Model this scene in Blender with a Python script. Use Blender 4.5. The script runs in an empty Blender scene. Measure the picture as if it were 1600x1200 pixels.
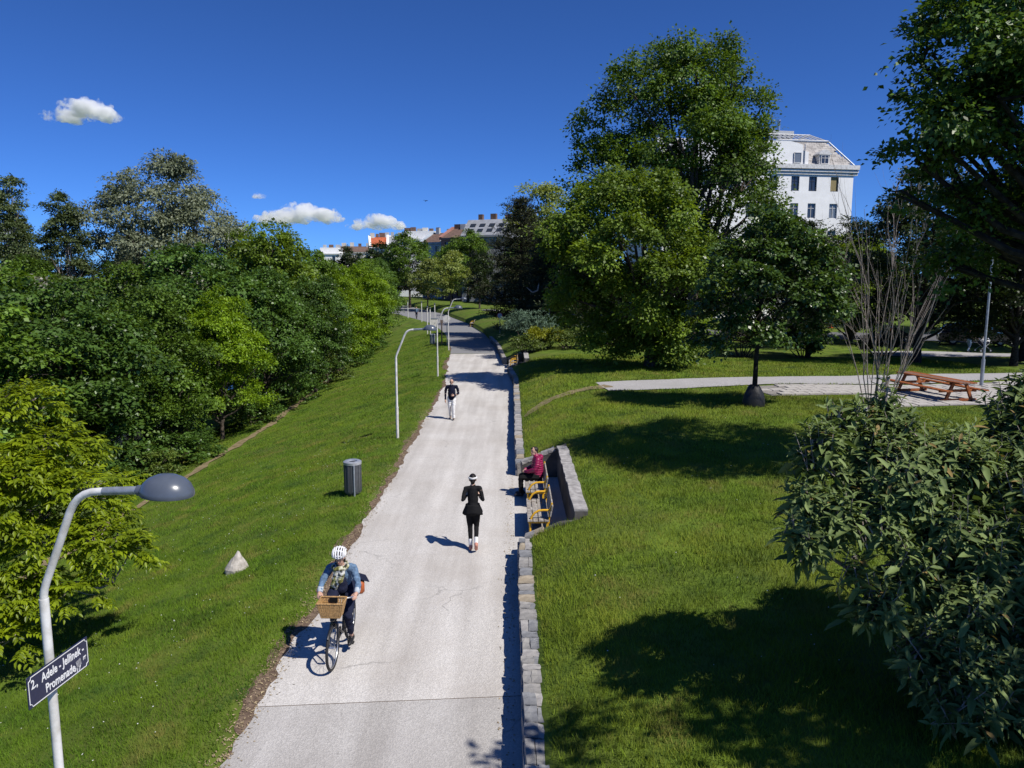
import bpy, bmesh, math, random
import numpy as np
from mathutils import Vector, Matrix, Quaternion, noise as mnoise
R = math.radians
SC = bpy.context.scene
COL = SC.collection

# ------------------------------------------------------------------ camera, world, sun, exposure
CAM_H, CAM_PITCH, CAM_F = 6.0, R(8.0), 1190.0
cam_d = bpy.data.cameras.new('camera')
cam_d.sensor_width = 36.0
cam_d.lens = CAM_F / 1600.0 * 36.0
cam_d.clip_start = 0.1
cam_d.clip_end = 12000.0
cam = bpy.data.objects.new('camera', cam_d)
COL.objects.link(cam)
cam.location = (0, 0, CAM_H)
cam.rotation_euler = (R(90) - CAM_PITCH, 0, 0)
SC.camera = cam

SUN_TRAVEL = Vector((-0.65, 0.46, -1.0)).normalized()
SUN_ELEV = math.asin(-SUN_TRAVEL.z)
SUN_AZ = math.atan2(-SUN_TRAVEL.x, -SUN_TRAVEL.y)
world = bpy.data.worlds.new('World')
SC.world = world
world.use_nodes = True
wn, wl = world.node_tree.nodes, world.node_tree.links
wn.clear()
w_out = wn.new('ShaderNodeOutputWorld')
w_bg = wn.new('ShaderNodeBackground')
w_sky = wn.new('ShaderNodeTexSky')
w_sky.sky_type = 'NISHITA'
w_sky.sun_disc = False
w_sky.sun_elevation = SUN_ELEV
w_sky.sun_rotation = SUN_AZ
w_sky.altitude = 200.0
w_sky.air_density = 0.5
w_sky.dust_density = 0.3
w_sky.ozone_density = 5.0
w_gam = wn.new('ShaderNodeMixRGB')          # the deep polarised blue of this sky
w_gam.blend_type = 'MULTIPLY'
w_gam.inputs[0].default_value = 1.0
w_gam.inputs[2].default_value = (0.43, 0.77, 1.28, 1.0)
wl.new(w_sky.outputs[0], w_gam.inputs[1])
wl.new(w_gam.outputs[0], w_bg.inputs['Color'])
w_bg.inputs['Strength'].default_value = 0.10
wl.new(w_bg.outputs[0], w_out.inputs['Surface'])

sun_d = bpy.data.lights.new('sun', 'SUN')
sun_d.energy = 5.0
sun_d.angle = R(0.5)
sun_d.color = (1.0, 0.95, 0.865)
sun = bpy.data.objects.new('sun', sun_d)
COL.objects.link(sun)
sun.location = (30, -25, 50)
sun.rotation_euler = SUN_TRAVEL.to_track_quat('-Z', 'Y').to_euler()

SC.view_settings.view_transform = 'Standard'
SC.view_settings.look = 'None'
SC.view_settings.exposure = 0.12
SC.view_settings.gamma = 1.0
SC.view_settings.use_curve_mapping = False
SC.render.engine = 'CYCLES'
SC.cycles.max_bounces = 12
SC.cycles.diffuse_bounces = 1
SC.cycles.glossy_bounces = 2
SC.cycles.transmission_bounces = 3
SC.cycles.transparent_max_bounces = 6
SC.cycles.volume_bounces = 12
SC.cycles.caustics_reflective = False
SC.cycles.caustics_refractive = False

# ------------------------------------------------------------------ materials
MATS = {}
def lin(c):
    return tuple(c) + (1.0,) if len(c) == 3 else tuple(c)

def new_mat(name):
    m = bpy.data.materials.new(name)
    m.use_nodes = True
    m.node_tree.nodes.clear()
    MATS[name] = m
    return m, m.node_tree.nodes, m.node_tree.links

def ramp(n, cols):
    r = n.new('ShaderNodeValToRGB')
    e = r.color_ramp.elements
    e[0].position, e[0].color = cols[0][0], lin(cols[0][1])
    e[1].position, e[1].color = cols[-1][0], lin(cols[-1][1])
    for p, c in cols[1:-1]:
        x = e.new(p); x.color = lin(c)
    return r

def noise_mat(name, c1, c2, scale=5.0, rough=0.8, bump=0.0, bscale=None, detail=4.0, metallic=0.0, spec=0.3, c3=None, scale3=0.5, lo=0.35, hi=0.65):
    """two-tone noise, optional third tone on a larger noise, optional bump"""
    m, n, l = new_mat(name)
    out = n.new('ShaderNodeOutputMaterial'); b = n.new('ShaderNodeBsdfPrincipled')
    tc = n.new('ShaderNodeTexCoord')
    nz = n.new('ShaderNodeTexNoise'); nz.inputs['Scale'].default_value = scale; nz.inputs['Detail'].default_value = detail
    l.new(tc.outputs['Object'], nz.inputs['Vector'])
    rp = ramp(n, [(lo, c1), (hi, c2)])
    l.new(nz.outputs['Fac'], rp.inputs[0])
    col = rp.outputs[0]
    if c3 is not None:
        n3 = n.new('ShaderNodeTexNoise'); n3.inputs['Scale'].default_value = scale3; n3.inputs['Detail'].default_value = 5.0
        l.new(tc.outputs['Object'], n3.inputs['Vector'])
        r3 = ramp(n, [(0.45, (0, 0, 0)), (0.72, (1, 1, 1))])
        l.new(n3.outputs['Fac'], r3.inputs[0])
        mx = n.new('ShaderNodeMixRGB'); mx.inputs[2].default_value = lin(c3)
        l.new(r3.outputs[0], mx.inputs[0]); l.new(col, mx.inputs[1])
        col = mx.outputs[0]
    l.new(col, b.inputs['Base Color'])
    b.inputs['Roughness'].default_value = rough
    b.inputs['Metallic'].default_value = metallic
    b.inputs['Specular IOR Level'].default_value = spec
    if bump > 0:
        bn = n.new('ShaderNodeTexNoise'); bn.inputs['Scale'].default_value = bscale or scale * 3; bn.inputs['Detail'].default_value = 5
        l.new(tc.outputs['Object'], bn.inputs['Vector'])
        bp = n.new('ShaderNodeBump'); bp.inputs['Strength'].default_value = bump; bp.inputs['Distance'].default_value = 0.02
        l.new(bn.outputs['Fac'], bp.inputs['Height']); l.new(bp.outputs[0], b.inputs['Normal'])
    l.new(b.outputs[0], out.inputs['Surface'])
    return m

def leaf_mat(name, dark, light, transl=0.3, rough=0.5, spec=0.35, tcol=None, dead=None):
    m, n, l = new_mat(name)
    out = n.new('ShaderNodeOutputMaterial'); b = n.new('ShaderNodeBsdfPrincipled')
    at = n.new('ShaderNodeAttribute'); at.attribute_name = 'rnd'
    oi = n.new('ShaderNodeObjectInfo')
    stops = [(0.0, dark), (1.0, light)]
    if dead: stops = [(0.0, dark), (0.93, light), (0.965, dead), (1.0, dead)]
    rp = ramp(n, stops)
    l.new(at.outputs['Fac'], rp.inputs[0])
    hs = n.new('ShaderNodeHueSaturation')
    mr = n.new('ShaderNodeMapRange')
    mr.inputs['To Min'].default_value = 0.85; mr.inputs['To Max'].default_value = 1.15
    l.new(oi.outputs['Random'], mr.inputs['Value']); l.new(mr.outputs[0], hs.inputs['Value'])
    l.new(rp.outputs[0], hs.inputs['Color'])
    l.new(hs.outputs[0], b.inputs['Base Color'])
    b.inputs['Roughness'].default_value = rough
    b.inputs['Specular IOR Level'].default_value = spec
    t = n.new('ShaderNodeBsdfTranslucent')
    mul = n.new('ShaderNodeMixRGB'); mul.blend_type = 'MULTIPLY'; mul.inputs[0].default_value = 1.0
    mul.inputs[2].default_value = lin(tcol or (1.5, 1.35, 0.5))
    l.new(hs.outputs[0], mul.inputs[1]); l.new(mul.outputs[0], t.inputs['Color'])
    mx = n.new('ShaderNodeMixShader'); mx.inputs[0].default_value = transl
    l.new(b.outputs[0], mx.inputs[1]); l.new(t.outputs[0], mx.inputs[2])
    l.new(mx.outputs[0], out.inputs['Surface'])
    return m

def plain(name, col, rough=0.6, metallic=0.0, spec=0.4, var=0.12, scale=12.0, bump=0.0):
    c1 = tuple(max(0, v * (1 - var)) for v in col); c2 = tuple(v * (1 + var) for v in col)
    return noise_mat(name, c1, c2, scale=scale, rough=rough, metallic=metallic, spec=spec, bump=bump)

# ------------------------------------------------------------------ object helpers
def tag(o, label=None, cat=None, group=None, kind=None):
    if label: o['label'] = label
    if cat: o['category'] = cat
    if group: o['group'] = group
    if kind: o['kind'] = kind
    return o

def thing(name, label, cat, loc=(0, 0, 0), rz=0.0, group=None):
    o = bpy.data.objects.new(name, None)
    o.empty_display_size = 0.2
    COL.objects.link(o)
    o.location = loc
    o.rotation_euler = (0, 0, rz)
    return tag(o, label, cat, group)

def link_mesh(name, me, mat=None, parent=None):
    if mat is not None and len(me.materials) == 0:
        for mm in (mat if isinstance(mat, (list, tuple)) else [mat]):
            me.materials.append(MATS[mm] if isinstance(mm, str) else mm)
    o = bpy.data.objects.new(name, me)
    COL.objects.link(o)
    if parent is not None:
        o.parent = parent
    return o

def copy_tree(o, parent=None):
    c = o.copy()
    COL.objects.link(c)
    c.parent = parent
    for ch in o.children:
        copy_tree(ch, c)
    return c

def np_mesh(name, V, F, smooth=False, attr=None):
    """V (n,3) F (m,k) arrays, all faces the same size"""
    V = np.asarray(V, np.float32); F = np.asarray(F, np.int32)
    me = bpy.data.meshes.new(name)
    k = F.shape[1]
    me.vertices.add(len(V)); me.vertices.foreach_set('co', V.ravel())
    me.loops.add(F.size); me.loops.foreach_set('vertex_index', F.ravel())
    me.polygons.add(len(F))
    me.polygons.foreach_set('loop_start', np.arange(0, F.size, k, dtype=np.int32))
    if smooth:
        me.polygons.foreach_set('use_smooth', np.ones(len(F), bool))
    me.update(calc_edges=True)
    if attr is not None:
        a = me.attributes.new('rnd', 'FLOAT', 'POINT')
        a.data.foreach_set('value', np.asarray(attr, np.float32))
    return me

class MB:
    """collects shapes, links them as one mesh object"""
    def __init__(s):
        s.bm = bmesh.new()
    def box(s, c, d, rz=0.0, rx=0.0, ry=0.0, taper=1.0):
        hx, hy, hz = d[0] / 2, d[1] / 2, d[2] / 2
        M = Matrix.Translation(Vector(c)) @ Matrix.Rotation(rz, 4, 'Z') @ Matrix.Rotation(ry, 4, 'Y') @ Matrix.Rotation(rx, 4, 'X')
        vs = []
        for z, t in ((-hz, 1.0), (hz, taper)):
            for x, y in ((-hx, -hy), (hx, -hy), (hx, hy), (-hx, hy)):
                vs.append(s.bm.verts.new(M @ Vector((x * t, y * t, z))))
        for f in ((3, 2, 1, 0), (4, 5, 6, 7), (0, 1, 5, 4), (1, 2, 6, 5), (2, 3, 7, 6), (3, 0, 4, 7)):
            s.bm.faces.new([vs[i] for i in f])
        return s
    def tube(s, pts, r, seg=8, cap=True):
        pts = [Vector(p) for p in pts]
        rs = r if isinstance(r, (list, tuple)) else [r] * len(pts)
        rings = []
        up = None
        for i, p in enumerate(pts):
            t = (pts[min(i + 1, len(pts) - 1)] - pts[max(i - 1, 0)])
            if t.length < 1e-9: t = Vector((0, 0, 1))
            t.normalize()
            if up is None:
                up = Vector((1, 0, 0)) if abs(t.x) < 0.9 else Vector((0, 1, 0))
            a = (up - t * up.dot(t)).normalized()
            up = a
            b = t.cross(a)
            rings.append([s.bm.verts.new(p + (a * math.cos(2 * math.pi * k / seg) + b * math.sin(2 * math.pi * k / seg)) * rs[i]) for k in range(seg)])
        for i in range(len(rings) - 1):
            for k in range(seg):
                s.bm.faces.new((rings[i][k], rings[i][(k + 1) % seg], rings[i + 1][(k + 1) % seg], rings[i + 1][k]))
        if cap:
            s.bm.faces.new(rings[0][::-1]); s.bm.faces.new(rings[-1])
        return s
    def lathe(s, prof, seg=20, center=(0, 0, 0), a0=0.0, a1=2 * math.pi, M=None):
        full = abs(a1 - a0 - 2 * math.pi) < 1e-6
        n = seg if full else seg + 1
        rings = []
        for r_, z in prof:
            ring = []
            for k in range(n):
                a = a0 + (a1 - a0) * k / seg
                v = Vector((r_ * math.cos(a), r_ * math.sin(a), z))
                if M is not None: v = M @ v
                ring.append(s.bm.verts.new(v + Vector(center)))
            rings.append(ring)
        for i in range(len(rings) - 1):
            for k in range(seg):
                k2 = (k + 1) % n
                try: s.bm.faces.new((rings[i][k], rings[i][k2], rings[i + 1][k2], rings[i + 1][k]))
                except ValueError: pass
        return s
    def ell(s, c, rad, rot=None, sub=2):
        M = Matrix.Translation(Vector(c)) @ (rot.to_4x4() if rot is not None else Matrix.Identity(4)) @ Matrix.Diagonal((rad[0], rad[1], rad[2], 1))
        bmesh.ops.create_icosphere(s.bm, subdivisions=sub, radius=1.0, matrix=M)
        return s
    def prism(s, poly, axis_vec, thick):
        """poly: list of 3D points (planar), extruded along axis_vec*thick"""
        d = Vector(axis_vec) * thick
        a = [s.bm.verts.new(Vector(p)) for p in poly]
        b = [s.bm.verts.new(Vector(p) + d) for p in poly]
        n = len(a)
        s.bm.faces.new(a[::-1]); s.bm.faces.new(b)
        for i in range(n):
            s.bm.faces.new((a[i], a[(i + 1) % n], b[(i + 1) % n], b[i]))
        return s
    def torus(s, c, R_, r_, axis='X', seg=32, rs=8, M=None):
        rings = []
        for i in range(seg):
            A = 2 * math.pi * i / seg
            ring = []
            for j in range(rs):
                B = 2 * math.pi * j / rs
                q = R_ + r_ * math.cos(B)
                v = Vector((r_ * math.sin(B), q * math.cos(A), q * math.sin(A)))
                if axis == 'Z': v = Vector((v.y, v.z, v.x))
                if axis == 'Y': v = Vector((v.y, v.x, v.z))
                if M is not None: v = M @ v
                ring.append(s.bm.verts.new(v + Vector(c)))
            rings.append(ring)
        for i in range(seg):
            for j in range(rs):
                s.bm.faces.new((rings[i][j], rings[(i + 1) % seg][j], rings[(i + 1) % seg][(j + 1) % rs], rings[i][(j + 1) % rs]))
        return s
    def mesh(s, name, smooth=False, bevel=0.0):
        if bevel > 0:
            bmesh.ops.bevel(s.bm, geom=list(s.bm.edges), offset=bevel, segments=1, affect='EDGES')
        bmesh.ops.recalc_face_normals(s.bm, faces=list(s.bm.faces))
        me = bpy.data.meshes.new(name)
        s.bm.to_mesh(me); s.bm.free()
        if smooth:
            me.polygons.foreach_set('use_smooth', np.ones(len(me.polygons), bool))
            try: me.set_sharp_from_angle(angle=R(42))
            except Exception: pass
        return me
    def build(s, name, mat, parent=None, smooth=False, bevel=0.0):
        return link_mesh(name, s.mesh(name, smooth, bevel), mat, parent)

# ------------------------------------------------------------------ the lie of the land
_py = [-60, 0, 42, 52, 64, 82, 100, 126, 160, 260, 3000]
_pr = [0.17, 0.17, 0.10, -0.6, -1.3, -3.2, -6.0, -11.5, -22, -55, -900]
_pl = [-3.55, -3.55, -3.7, -4.4, -5.1, -7.2, -10.5, -19.0, -33, -68, -915]
def xr(y): return np.interp(y, _py, _pr)
def xl(y): return np.interp(y, _py, _pl)
def sstep(a, b, v):
    t = np.clip((v - a) / (b - a), 0, 1)
    return t * t * (3 - 2 * t)
RECESS = [(16.0, 22.5), (47.2, 52.4)]       # bench bays cut into the bank (y from, y to)
BAY = 1.22                                   # x of the bay's back wall, from the wall line
def G(x, y):
    """height of the ground"""
    x = np.asarray(x, float); y = np.asarray(y, float)
    sr = x - (xr(y) + 0.15)
    lawn = 0.40 + 0.86 * (1 - np.exp(-np.maximum(sr, 0) / 1.7)) - 0.62 * sstep(36, 56, y) * sstep(3, 14, sr)
    lawn = lawn + 0.06 * np.sin(x * 0.55 + 1.3) * np.sin(y * 0.43) * sstep(1.5, 5, sr)
    inbay = np.zeros_like(lawn, bool)
    for a, b in RECESS:
        inbay |= (y > a - 0.12) & (y < b + 0.12) & (sr < BAY)
    right = np.where((sr > 0) & ~inbay, lawn, 0.0)
    sl = (xl(y) - 0.55) - x
    left = np.interp(sl, [0, 1.0, 8.8, 10.0, 20.0, 21.5, 34, 42, 60, 140, 4000], [0, -0.16, -2.2, -2.3, -4.6, -5.8, -5.8, -1.3, -0.5, 0.3, 0.5])
    left = left + 0.05 * np.sin(x * 0.7) * np.sin(y * 0.31 + 1) * sstep(1, 3, sl)
    z = np.where(sl > 0, left, right)
    far = sstep(150, 260, y)
    return z * (1 - far) + far * np.where(sl > 10, z, 0.4)
def g(x, y): return float(G(x, y))
WATER_Z = -4.75

def ray(u, v):
    a, b = (u - 800) / CAM_F, -(v - 600) / CAM_F
    c, s = math.cos(CAM_PITCH), math.sin(CAM_PITCH)
    return Vector((a, c + b * s, -s + b * c))
def on_ground(u, v):
    """the spot of ground seen at photo pixel (u, v)"""
    d = ray(u, v)
    t = 4.0
    while t < 900:
        p = Vector((0, 0, CAM_H)) + d * t
        if p.z <= g(p.x, p.y): return Vector((p.x, p.y, g(p.x, p.y)))
        t += 0.02 + t * 0.0012
    return p
def at_depth(u, v, dep):
    d = ray(u, v)
    return Vector((0, 0, CAM_H)) + d * (dep / d.y)
# ------------------------------------------------------------------ material library
noise_mat('soil_grass', (0.06, 0.10, 0.014), (0.125, 0.185, 0.024), scale=1.3, rough=0.95, bump=0.35, bscale=40, c3=(0.11, 0.13, 0.03), scale3=0.35, spec=0.1)
noise_mat('dirt', (0.10, 0.068, 0.05), (0.20, 0.145, 0.105), scale=9, rough=0.95, bump=0.5, bscale=60, spec=0.1)
noise_mat('dirt_trail', (0.16, 0.13, 0.07), (0.27, 0.21, 0.13), scale=4, rough=0.95, bump=0.4, bscale=50, spec=0.1)
noise_mat('asphalt_far', (0.17, 0.172, 0.18), (0.25, 0.25, 0.255), scale=30, rough=0.9, bump=0.2, bscale=80, c3=(0.2, 0.2, 0.205), scale3=0.6)
noise_mat('asphalt_road', (0.10, 0.102, 0.107), (0.15, 0.15, 0.155), scale=25, rough=0.9, bump=0.2, bscale=80)
noise_mat('cross_path', (0.30, 0.29, 0.29), (0.42, 0.41, 0.405), scale=14, rough=0.9, bump=0.25, bscale=70, c3=(0.33, 0.32, 0.31), scale3=0.7)
noise_mat('paver', (0.36, 0.34, 0.31), (0.50, 0.47, 0.44), scale=6, rough=0.9, bump=0.2, bscale=60, c3=(0.28, 0.26, 0.24), scale3=2.0)
noise_mat('mortar', (0.17, 0.155, 0.14), (0.30, 0.28, 0.26), scale=20, rough=0.95, bump=0.4, bscale=60)
def concrete(name, base, speck=0.5, stain=(0.33, 0.30, 0.285), roughness=0.85):
    m, n, l = new_mat(name)
    out = n.new('ShaderNodeOutputMaterial'); b = n.new('ShaderNodeBsdfPrincipled')
    tc = n.new('ShaderNodeTexCoord')
    vo = n.new('ShaderNodeTexVoronoi'); vo.inputs['Scale'].default_value = 55.0
    l.new(tc.outputs['Object'], vo.inputs['Vector'])
    r1 = ramp(n, [(0.0, tuple(v * 0.86 for v in base)), (0.5, base), (1.0, tuple(min(0.9, v * 1.18) for v in base))])
    sp = n.new('ShaderNodeSeparateColor'); l.new(vo.outputs['Color'], sp.inputs[0])
    l.new(sp.outputs[0], r1.inputs[0])
    n1 = n.new('ShaderNodeTexNoise'); n1.inputs['Scale'].default_value = 0.45; n1.inputs['Detail'].default_value = 7; n1.inputs['Roughness'].default_value = 0.62
    l.new(tc.outputs['Object'], n1.inputs['Vector'])
    r2 = ramp(n, [(0.42, (0, 0, 0)), (0.75, (0.75, 0.75, 0.75))])
    l.new(n1.outputs['Fac'], r2.inputs[0])
    mx = n.new('ShaderNodeMixRGB'); mx.inputs[2].default_value = lin(stain)
    l.new(r2.outputs[0], mx.inputs[0]); l.new(r1.outputs[0], mx.inputs[1])
    # long wear streaks down the walkway
    mp = n.new('ShaderNodeMapping'); mp.inputs['Scale'].default_value = (2.2, 0.16, 1)
    l.new(tc.outputs['Object'], mp.inputs['Vector'])
    n2 = n.new('ShaderNodeTexNoise'); n2.inputs['Scale'].default_value = 1.0; n2.inputs['Detail'].default_value = 6
    l.new(mp.outputs[0], n2.inputs['Vector'])
    r3 = ramp(n, [(0.35, (0.84, 0.83, 0.82)), (0.65, (1.07, 1.07, 1.07))])
    l.new(n2.outputs['Fac'], r3.inputs[0])
    m2 = n.new('ShaderNodeMixRGB'); m2.blend_type = 'MULTIPLY'; m2.inputs[0].default_value = 1.0
    l.new(mx.outputs[0], m2.inputs[1]); l.new(r3.outputs[0], m2.inputs[2])
    # hairline cracks, broken up so that only stretches show
    nd = n.new('ShaderNodeTexNoise'); nd.inputs['Scale'].default_value = 1.6; nd.inputs['Detail'].default_value = 6
    l.new(tc.outputs['Object'], nd.inputs['Vector'])
    vd = n.new('ShaderNodeVectorMath'); vd.operation = 'MULTIPLY_ADD'; vd.inputs[1].default_value = (1.1, 1.1, 0)
    l.new(nd.outputs['Color'], vd.inputs[0]); l.new(tc.outputs['Object'], vd.inputs[2])
    vc = n.new('ShaderNodeTexVoronoi'); vc.feature = 'DISTANCE_TO_EDGE'; vc.inputs['Scale'].default_value = 0.33
    l.new(vd.outputs[0], vc.inputs['Vector'])
    rc = ramp(n, [(0.0, (1, 1, 1)), (0.007, (0, 0, 0))]); l.new(vc.outputs['Distance'], rc.inputs[0])
    nm = n.new('ShaderNodeTexNoise'); nm.inputs['Scale'].default_value = 0.5
    l.new(tc.outputs['Object'], nm.inputs['Vector'])
    rm_ = ramp(n, [(0.50, (0, 0, 0)), (0.62, (0.55, 0.55, 0.55))]); l.new(nm.outputs['Fac'], rm_.inputs[0])
    mc = n.new('ShaderNodeMixRGB'); mc.blend_type = 'MULTIPLY'; mc.inputs[0].default_value = 1
    l.new(rc.outputs[0], mc.inputs[1]); l.new(rm_.outputs[0], mc.inputs[2])
    m3 = n.new('ShaderNodeMixRGB'); m3.inputs[2].default_value = lin(tuple(v * 0.35 for v in base))
    l.new(mc.outputs[0], m3.inputs[0]); l.new(m2.outputs[0], m3.inputs[1])
    # sparse dark specks of grit and gum
    vs = n.new('ShaderNodeTexVoronoi'); vs.inputs['Scale'].default_value = 2.3
    l.new(tc.outputs['Object'], vs.inputs['Vector'])
    rs2 = ramp(n, [(0.035, (0.5, 0.5, 0.5)), (0.06, (0, 0, 0))]); l.new(vs.outputs['Distance'], rs2.inputs[0])
    m4 = n.new('ShaderNodeMixRGB'); m4.inputs[2].default_value = lin(tuple(v * 0.45 for v in base))
    l.new(rs2.outputs[0], m4.inputs[0]); l.new(m3.outputs[0], m4.inputs[1])
    l.new(m4.outputs[0], b.inputs['Base Color'])
    b.inputs['Roughness'].default_value = roughness; b.inputs['Specular IOR Level'].default_value = 0.25
    bp = n.new('ShaderNodeBump'); bp.inputs['Strength'].default_value = 0.5; bp.inputs['Distance'].default_value = 0.01
    l.new(vo.outputs['Distance'], bp.inputs['Height']); l.new(bp.outputs[0], b.inputs['Normal'])
    l.new(b.outputs[0], out.inputs['Surface'])
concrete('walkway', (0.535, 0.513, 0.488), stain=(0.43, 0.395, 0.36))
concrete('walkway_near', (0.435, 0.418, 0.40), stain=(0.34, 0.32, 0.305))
noise_mat('shaded_concrete', (0.055, 0.052, 0.048), (0.14, 0.13, 0.12), scale=3, rough=0.95, bump=0.3, bscale=25, c3=(0.035, 0.035, 0.033), scale3=1.2)  # bay wall faces: their deep shade is put into this mottled base colour
concrete('wall_concrete', (0.42, 0.41, 0.39), stain=(0.2, 0.19, 0.17))
for i, (a, b_) in enumerate([((0.30, 0.29, 0.28), (0.44, 0.42, 0.40)), ((0.22, 0.225, 0.24), (0.33, 0.335, 0.35)), ((0.36, 0.30, 0.22), (0.50, 0.43, 0.33)), ((0.38, 0.36, 0.35), (0.52, 0.50, 0.48))]):
    noise_mat('stone_%d' % i, tuple(v * .72 for v in a), tuple(v * .85 for v in b_), scale=7, rough=0.9, bump=0.5, bscale=22, spec=0.2, c3=tuple(v * 0.6 for v in a), scale3=4.0)
noise_mat('white_paint', (0.60, 0.595, 0.575), (0.72, 0.715, 0.70), scale=7, rough=0.5, bump=0.08, bscale=30, c3=(0.44, 0.42, 0.38), scale3=5.0)
plain('worn_white_paint', (0.62, 0.60, 0.58), rough=0.5, var=0.16, scale=9)
plain('galvanised', (0.30, 0.33, 0.37), rough=0.45, metallic=0.4, var=0.15)
plain('lamp_grey', (0.085, 0.10, 0.13), rough=0.28, spec=0.5, var=0.05)
plain('dark_metal', (0.035, 0.037, 0.042), rough=0.4, spec=0.5)
plain('bin_grey', (0.075, 0.08, 0.09), rough=0.45, spec=0.5, var=0.1)
plain('bin_top', (0.45, 0.47, 0.5), rough=0.35, metallic=0.5)
plain('steel', (0.55, 0.56, 0.58), rough=0.3, metallic=0.9)
plain('yellow_paint', (0.72, 0.40, 0.02), rough=0.4, spec=0.5, var=0.08)
noise_mat('grey_wood', (0.20, 0.175, 0.15), (0.40, 0.37, 0.335), scale=14, rough=0.85, bump=0.3)
noise_mat('red_wood', (0.20, 0.06, 0.02), (0.36, 0.12, 0.035), scale=10, rough=0.6, bump=0.2)
noise_mat('worn_wood', (0.17, 0.09, 0.06), (0.27, 0.16, 0.12), scale=10, rough=0.7, bump=0.2)
plain('sign_blue', (0.012, 0.016, 0.052), rough=0.25, spec=0.5, var=0.05)
plain('sign_white', (0.78, 0.78, 0.78), rough=0.35, var=0.03)
plain('sign_red', (0.55, 0.03, 0.03), rough=0.4)
plain('sticker_grey', (0.25, 0.25, 0.27), rough=0.6, var=0.4, scale=60)
plain('rubber', (0.022, 0.022, 0.024), rough=0.75, spec=0.3)
plain('black_paint', (0.012, 0.012, 0.014), rough=0.25, spec=0.6)
plain('car_black', (0.008, 0.008, 0.010), rough=0.12, spec=0.8)
plain('glass_dark', (0.03, 0.036, 0.045), rough=0.06, spec=0.8)
plain('glass_grey', (0.16, 0.18, 0.20), rough=0.1, spec=0.8)
plain('headlight', (0.75, 0.77, 0.8), rough=0.15)
plain('wicker', (0.42, 0.25, 0.10), rough=0.75, var=0.3, scale=40)
plain('leather_orange', (0.36, 0.09, 0.025), rough=0.55)
plain('denim', (0.11, 0.18, 0.28), rough=0.9, var=0.25, scale=25, bump=0.2)
plain('denim_cuff', (0.42, 0.46, 0.50), rough=0.9)
plain('navy_cloth', (0.014, 0.017, 0.038), rough=0.9, spec=0.15, bump=0.2)
plain('dark_navy_knit', (0.010, 0.012, 0.028), rough=0.95, spec=0.1, bump=0.2)
plain('black_cloth', (0.0075, 0.0075, 0.0085), rough=0.85, spec=0.2)
plain('white_cloth', (0.68, 0.67, 0.66), rough=0.9, bump=0.15)
plain('sock_white', (0.72, 0.71, 0.70), rough=0.9)
plain('skin', (0.50, 0.30, 0.22), rough=0.55, var=0.06)
plain('skin_pale', (0.56, 0.37, 0.29), rough=0.55, var=0.06)
plain('hair_dark', (0.014, 0.010, 0.008), rough=0.55, var=0.3, scale=60)
plain('hair_grey', (0.30, 0.28, 0.26), rough=0.7, var=0.3, scale=60)
plain('shoe_pink', (0.50, 0.23, 0.17), rough=0.6)
plain('shoe_black', (0.012, 0.012, 0.014), rough=0.5)
plain('shoe_brown', (0.16, 0.12, 0.10), rough=0.6)
plain('eye_dark', (0.02, 0.015, 0.012), rough=0.3)
plain('lip', (0.33, 0.11, 0.09), rough=0.5)
plain('helmet_white', (0.75, 0.75, 0.76), rough=0.3, var=0.04)
plain('cone_orange', (0.75, 0.13, 0.02), rough=0.5)
plain('bag_black', (0.015, 0.015, 0.016), rough=0.5, bump=0.3)
plain('bag_blue', (0.05, 0.07, 0.11), rough=0.45, var=0.5, scale=12, bump=0.3)
plain('globe', (0.55, 0.55, 0.53), rough=0.3)
noise_mat('puffer', (0.20, 0.008, 0.05), (0.30, 0.014, 0.075), scale=9, rough=0.45, spec=0.4)
noise_mat('scarf', (0.02, 0.022, 0.02), (0.62, 0.62, 0.58), scale=16, rough=0.9, c3=(0.35, 0.33, 0.05), scale3=9.0, lo=0.46, hi=0.54)
noise_mat('bark', (0.045, 0.036, 0.03), (0.12, 0.098, 0.08), scale=8, rough=0.95, bump=0.6, bscale=20, spec=0.1)
noise_mat('bark_dark', (0.018, 0.015, 0.013), (0.05, 0.042, 0.036), scale=8, rough=0.95, bump=0.5, bscale=20, spec=0.1)
noise_mat('bark_pale', (0.20, 0.165, 0.14), (0.36, 0.31, 0.27), scale=8, rough=0.9, bump=0.3, spec=0.1)
noise_mat('plaster_white', (0.80, 0.795, 0.78), (0.86, 0.855, 0.84), scale=1.2, rough=0.9, bump=0.08, bscale=8, c3=(0.76, 0.755, 0.74), scale3=0.35)
plain('plaster_cream', (0.58, 0.56, 0.50), rough=0.9, scale=0.5)
plain('plaster_grey', (0.40, 0.41, 0.42), rough=0.9, scale=0.5)
plain('plaster_blue', (0.42, 0.47, 0.52), rough=0.9, scale=0.5)
plain('plaster_red', (0.34, 0.17, 0.14), rough=0.9, scale=0.5)
plain('roof_red', (0.40, 0.10, 0.04), rough=0.85, var=0.25, scale=2)
plain('roof_brown', (0.14, 0.088, 0.068), rough=0.9, var=0.25, scale=2)
plain('roof_grey', (0.28, 0.29, 0.31), rough=0.75, var=0.15, scale=1)
plain('blind_yellow', (0.25, 0.20, 0.09), rough=0.7)
plain('curtain', (0.42, 0.42, 0.42), rough=0.9)
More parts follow.
